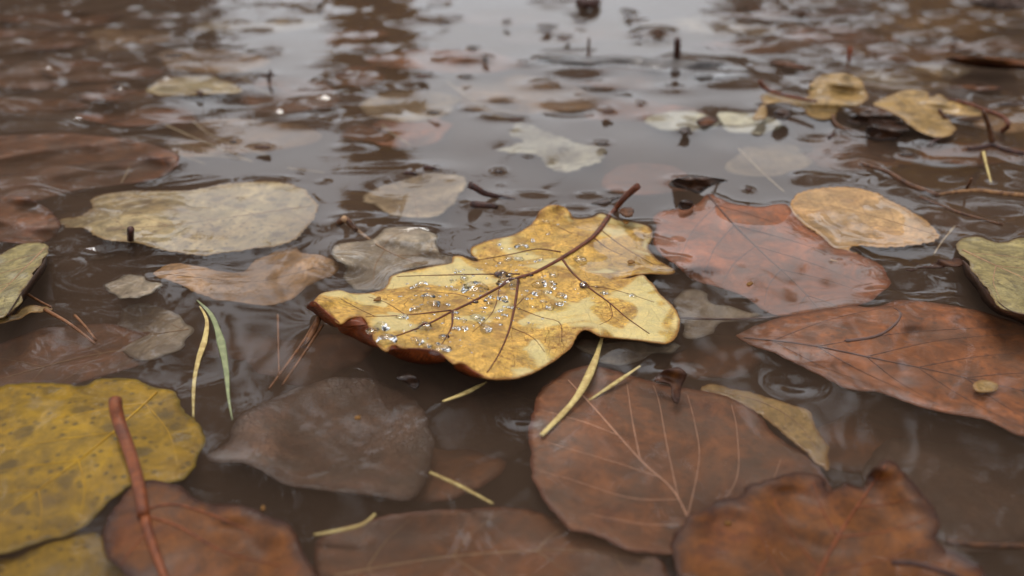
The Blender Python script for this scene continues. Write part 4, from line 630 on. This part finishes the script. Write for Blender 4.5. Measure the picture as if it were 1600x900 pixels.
# ------------------------------------------------------------------ the water body
def build_water():
    ys = np.r_[np.linspace(-140, 5.5, 16), np.geomspace(6.0, 62, 560), np.geomspace(64, 520, 90)]
    ts = np.r_[-np.geomspace(14, .66, 40), np.linspace(-.64, .64, 780), np.geomspace(.66, 14, 40)]
    Y = np.repeat(ys, len(ts)); X = np.tile(ts, len(ys))*np.maximum(np.repeat(ys, len(ts))+4, 10)
    P = np.stack([X, Y], 1); Z = np.zeros(len(P)); nx, ny = len(ts), len(ys)
    act = (Y > 5) & (np.abs(X) < .7*(Y+4)+3) & (Y < 200)
    I = np.nonzero(act)[0]; Q = P[I]; z = np.zeros(len(Q))
    order = np.argsort(Q[:, 1], kind='stable'); Qy = Q[order, 1]
    def window(y0, y1, x0, x1):
        a, b = np.searchsorted(Qy, (y0, y1)); k = order[a:b]; x = Q[k, 0]; return k[(x > x0) & (x < x1)]
    wl = Waves(.9, 12, 5)
    for x, y, A, rx, ry in DIMPLES:
        rx, ry = max(rx, .12), max(ry*.8, .12); k = window(y-3.2*ry, y+3.2*ry, x-3.2*rx, x+3.2*rx)
        if len(k) == 0: continue
        d = Q[k]-[x, y]; u = (d[:, 0]/rx)**2+(d[:, 1]/ry)**2
        z[k] += A*min(1.25, .6*min(rx, ry)/.16)*np.exp(-u*1.1)
    for S, A, reach in RIMS:
        lo, hi = S.min(0)-4*reach, S.max(0)+4*reach; k = window(lo[1], hi[1], lo[0], hi[0])
        if len(k) == 0: continue
        best = np.zeros(len(k))
        for c in range(0, len(k), 15000):
            q_ = Q[k[c:c+15000]]; d = np.sqrt(((q_[:, None]-S[None])**2).sum(2)); best[c:c+15000] = (A[None]*np.exp(-d/reach)).max(1)
        z[k] += best
    # slow swell plus livelier, stretched ripples at the left and far right
    def soft(v, a, b): t = np.clip((v-a)/(b-a), 0, 1); return t*t*(3-2*t)
    xa = Q[:, 0]/(Q[:, 1]+1); left = soft(-xa, .26, .46)*soft(Q[:, 1], 15, 24); right = soft(xa, .22, .5)*soft(Q[:, 1], 26, 40)
    warp = np.stack([Waves(5, 8, 21)(Q), Waves(4, 8, 22)(Q)], 1)*.5
    z += .010*Waves(7, 12, 23)(Q)+.0025*Waves(2.2, 12, 24)(Q)
    z += (left*.011+right*.011)*Waves(1.9, 16, 25, .5)(Q+warp)+(left*.007)*Waves(.8, 16, 26, .5)(Q+warp)
    z *= np.clip((200-Q[:, 1])/100, 0, 1)
    Z[I] = z
    V = np.stack([X, Y, Z], 1)
    i = np.arange(ny-1)[:, None]*nx+np.arange(nx-1)[None]; F = np.stack([i, i+1, i+1+nx, i+nx], -1).reshape(-1, 4)
    n = len(V); cor = [0, nx-1, nx*ny-1, nx*(ny-1)]
    V = np.concatenate([V, V[cor]+[0, 0, -16-0.0]]); b = [n, n+1, n+2, n+3]
    F = np.concatenate([F, [[cor[(k+1) % 4], cor[k], b[k], b[(k+1) % 4]] for k in range(4)], [[b[0], b[3], b[2], b[1]]]])
    me = bpy.data.meshes.new('water'); me.vertices.add(len(V)); me.vertices.foreach_set('co', (V*CM).ravel())
    me.loops.add(F.size); me.loops.foreach_set('vertex_index', F.ravel().astype(np.int32)); me.polygons.add(len(F)); me.polygons.foreach_set('loop_start', np.arange(0, F.size, 4, dtype=np.int32)); me.polygons.foreach_set('loop_total', np.full(len(F), 4, np.int32))
    me.update(calc_edges=True); sm = np.ones(len(F), bool); sm[-5:] = False; me.polygons.foreach_set('use_smooth', sm); me.materials.append(water_mat())
    o = bpy.data.objects.new('water', me); C.objects.link(o); tag(o, 'still brown puddle water mirroring a grey sky', 'water', kind='structure')
build_water()

# ================================================================== THE TREES MIRRORED IN THE WATER
def foliage_mat(name, c1, c2):
    s = Nodes(name); co = s.coords(1.0); n1 = s.noise(co, 1.3, 3); n2 = s.noise(co, 9, 2)
    col = s.mix(s.ramp(n1, .35, .65), c1, c2); col = s.mix(s.ramp(n2, .4, .7, 0, .5), col, tuple(v*.4 for v in c1))
    d = s.n('BsdfDiffuse'); s.l(col, d.inputs[0]); t = s.n('BsdfTranslucent'); s.l(col, t.inputs[0]); ms = s.n('MixShader'); ms.inputs[0].default_value = .3; s.l(d.outputs[0], ms.inputs[1]); s.l(t.outputs[0], ms.inputs[2]); s.l(ms.outputs[0], s.out.inputs[0]); return s.m
f_gold = foliage_mat('foliage_gold', (.50, .25, .03), (.30, .14, .02)); f_brown = foliage_mat('foliage_brown', (.10, .05, .022), (.05, .027, .014)); f_dark = foliage_mat('foliage_dark', (.035, .03, .016), (.06, .04, .02))
m_trunk = stick_mat('tree_bark', (70, 56, 44), (40, 31, 25), .8, .08)
def tree(label, az, dist, height, width, n, mat, seed, bare=.12, name='tree'):
    g = np.random.default_rng(seed); x, y = dist*math.sin(R(az)), dist*math.cos(R(az)); root = empty(name, (x*100, y*100, 5)); tag(root, label, 'tree', 'trees mirrored in the puddle')
    zs = np.linspace(0, height*.96, 10); S = np.stack([np.cumsum(g.normal(0, .05, 10)), np.cumsum(g.normal(0, .05, 10)), zs-.3], 1)*100; r = np.linspace(height*2.0, height*.25, 10)
    V, F = tube_geo(S, r, 8); F = list(F)
    for b in range(16):
        h = g.uniform(.15, .9); p = np.array([np.interp(h*height*.96, zs, S[:, 0]), np.interp(h*height*.96, zs, S[:, 1]), h*height*96]); a = g.uniform(0, 6.28); ln = width*50*(1.1-h*.7)
        e = p+np.array([math.cos(a)*ln, math.sin(a)*ln, ln*.6]); v, f = tube_geo(np.array([p, (p+e)/2+[0, 0, -ln*.08], e]), [height*.6, height*.4, height*.15], 5); F += [tuple(i+len(V) for i in t) for t in f]; V = np.concatenate([V, v])
    mesh_obj('trunk', V, F, m_trunk, root, (0, 0, 0))
    cl = int(n/40); cz = g.uniform(bare, 1, cl)**.85; prof = np.sqrt(np.clip(1-((cz-.42)/.62)**2, .04, 1)); ca = g.uniform(0, 6.28, cl); cr = prof*width*.5*np.sqrt(g.uniform(.05, 1, cl))
    cen = np.stack([cr*np.cos(ca), cr*np.sin(ca), cz*height], 1); P = np.repeat(cen, 40, 0)+g.normal(0, width*.085, (cl*40, 3)); m = len(P); s = height*.016*g.uniform(.6, 1.4, (m, 1))
    u = g.normal(size=(m, 3)); u /= np.linalg.norm(u, axis=1)[:, None]; v = np.cross(u, g.normal(size=(m, 3))); v /= np.linalg.norm(v, axis=1)[:, None]
    VV = np.stack([P-u*s, P-v*s*.6, P+u*s, P+v*s*.6], 1).reshape(-1, 3)*100; mesh_obj('crown', VV, np.arange(m*4).reshape(-1, 4).tolist(), mat, root, (0, 0, 0), smooth=False)
tree('narrow golden tree mirrored as a streak in the far water', -8.1, 24, 8.9, 1.7, 12000, f_gold, 1, .02)
tree('tall brown tree beside the dark spreading tree, mirrored in ripples', -27.5, 19, 8.2, 5.2, 12000, f_brown, 2)
tree('dark spreading tree between the tall brown tree and the golden tree', -21, 27, 9.0, 5.0, 10000, f_dark, 3)
tree('very tall dark tree on the bank next to the tall brown tree', -35, 20, 11, 6, 4200, f_dark, 4)
tree('low brown tree mirrored beyond the rust coloured stub', 14.5, 30, 6.6, 4.4, 7000, f_brown, 5)
tree('brown tree mirrored behind the wavy tan leaf', 21.5, 26, 7.2, 5.4, 9000, f_brown, 6)
tree('broad gold brown tree on the bank beside a very tall tree', 28, 22, 7.4, 5.2, 9000, f_gold, 7)
tree('very tall dark tree on the bank next to the broad gold tree', 37, 22, 11, 6, 3600, f_dark, 8)
def added_overhang():  # unseen bough added to cut the sky reflection in the near water
    g = np.random.default_rng(31); root = empty('tree', (420, 560, 6)); tag(root, 'unseen brown leaved tree added so its long bough darkens the near water', 'tree', 'trees mirrored in the puddle')
    V = np.zeros((0, 3)); F = []
    limbs = [([(0, 0, -20), (-8, 0, 120), (-30, -15, 240), (-60, -40, 380), (-70, -60, 560)], (16, 5)), ([(-30, -15, 240), (-140, -60, 300), (-300, -110, 330), (-460, -130, 330), (-640, -120, 320)], (8, 2)), ([(-60, -40, 380), (-200, -100, 420), (-380, -150, 430), (-560, -160, 410)], (7, 2)), ([(-30, -15, 260), (80, -120, 330), (160, -200, 360)], (6, 2))]
    for b in range(22): 
        x = g.uniform(-680, 120); p = np.array([x, -110+g.normal(0, 30), 325+g.normal(0, 20)]); e = p+g.normal(0, 1, 3)*[60, 90, 50]; limbs.append(([p, (p+e)/2+g.normal(0, 8, 3), e], (2, .6)))
    for pts, r in limbs:
        S = resample(catmull(np.array(pts, float), 8), 20); v, f = tube_geo(S, np.linspace(r[0], r[1], len(S)), 7); F += [tuple(i+len(V) for i in t) for t in f]; V = np.concatenate([V, v])
    mesh_obj('trunk', V, F, m_trunk, root, (0, 0, 0))
    cl = 760; cen = np.stack([g.uniform(-720, 160, cl), -130+g.normal(0, 85, cl), 345+g.normal(0, 55, cl)], 1); P = np.repeat(cen, 26, 0)+g.normal(0, 16, (cl*26, 3)); m = len(P); s = 6.2*g.uniform(.6, 1.4, (m, 1))
    u = g.normal(size=(m, 3)); u /= np.linalg.norm(u, axis=1)[:, None]; v = np.cross(u, g.normal(size=(m, 3))); v /= np.linalg.norm(v, axis=1)[:, None]
    VV = np.stack([P-u*s, P-v*s*.65, P+u*s, P+v*s*.65], 1).reshape(-1, 3); mesh_obj('crown', VV, np.arange(m*4).reshape(-1, 4).tolist(), f_brown, root, (0, 0, 0), smooth=False)
added_overhang()
def wood():
    g = np.random.default_rng(9); m = 26000; a = g.uniform(0, 6.283, m); r = g.uniform(42, 56, m); top = 4.6+1.6*np.sin(a*7+1)+1.1*np.sin(a*17)+.7*np.sin(a*41)
    P = np.stack([r*np.sin(a), r*np.cos(a), top*g.uniform(0, 1, m)**.8], 1); s = .45*g.uniform(.5, 1.5, (m, 1)); u = g.normal(size=(m, 3)); u /= np.linalg.norm(u, axis=1)[:, None]; v = np.cross(u, g.normal(size=(m, 3))); v /= np.linalg.norm(v, axis=1)[:, None]
    VV = np.stack([P-u*s, P-v*s*.7, P+u*s, P+v*s*.7], 1).reshape(-1, 3)*100
    o = mesh_obj('distant_wood', VV, np.arange(m*4).reshape(-1, 4).tolist(), f_dark, None, (0, 0, 0), smooth=False); tag(o, 'low dark autumn wood round the puddle, mirrored along its ripples', 'wood', kind='stuff')
wood()
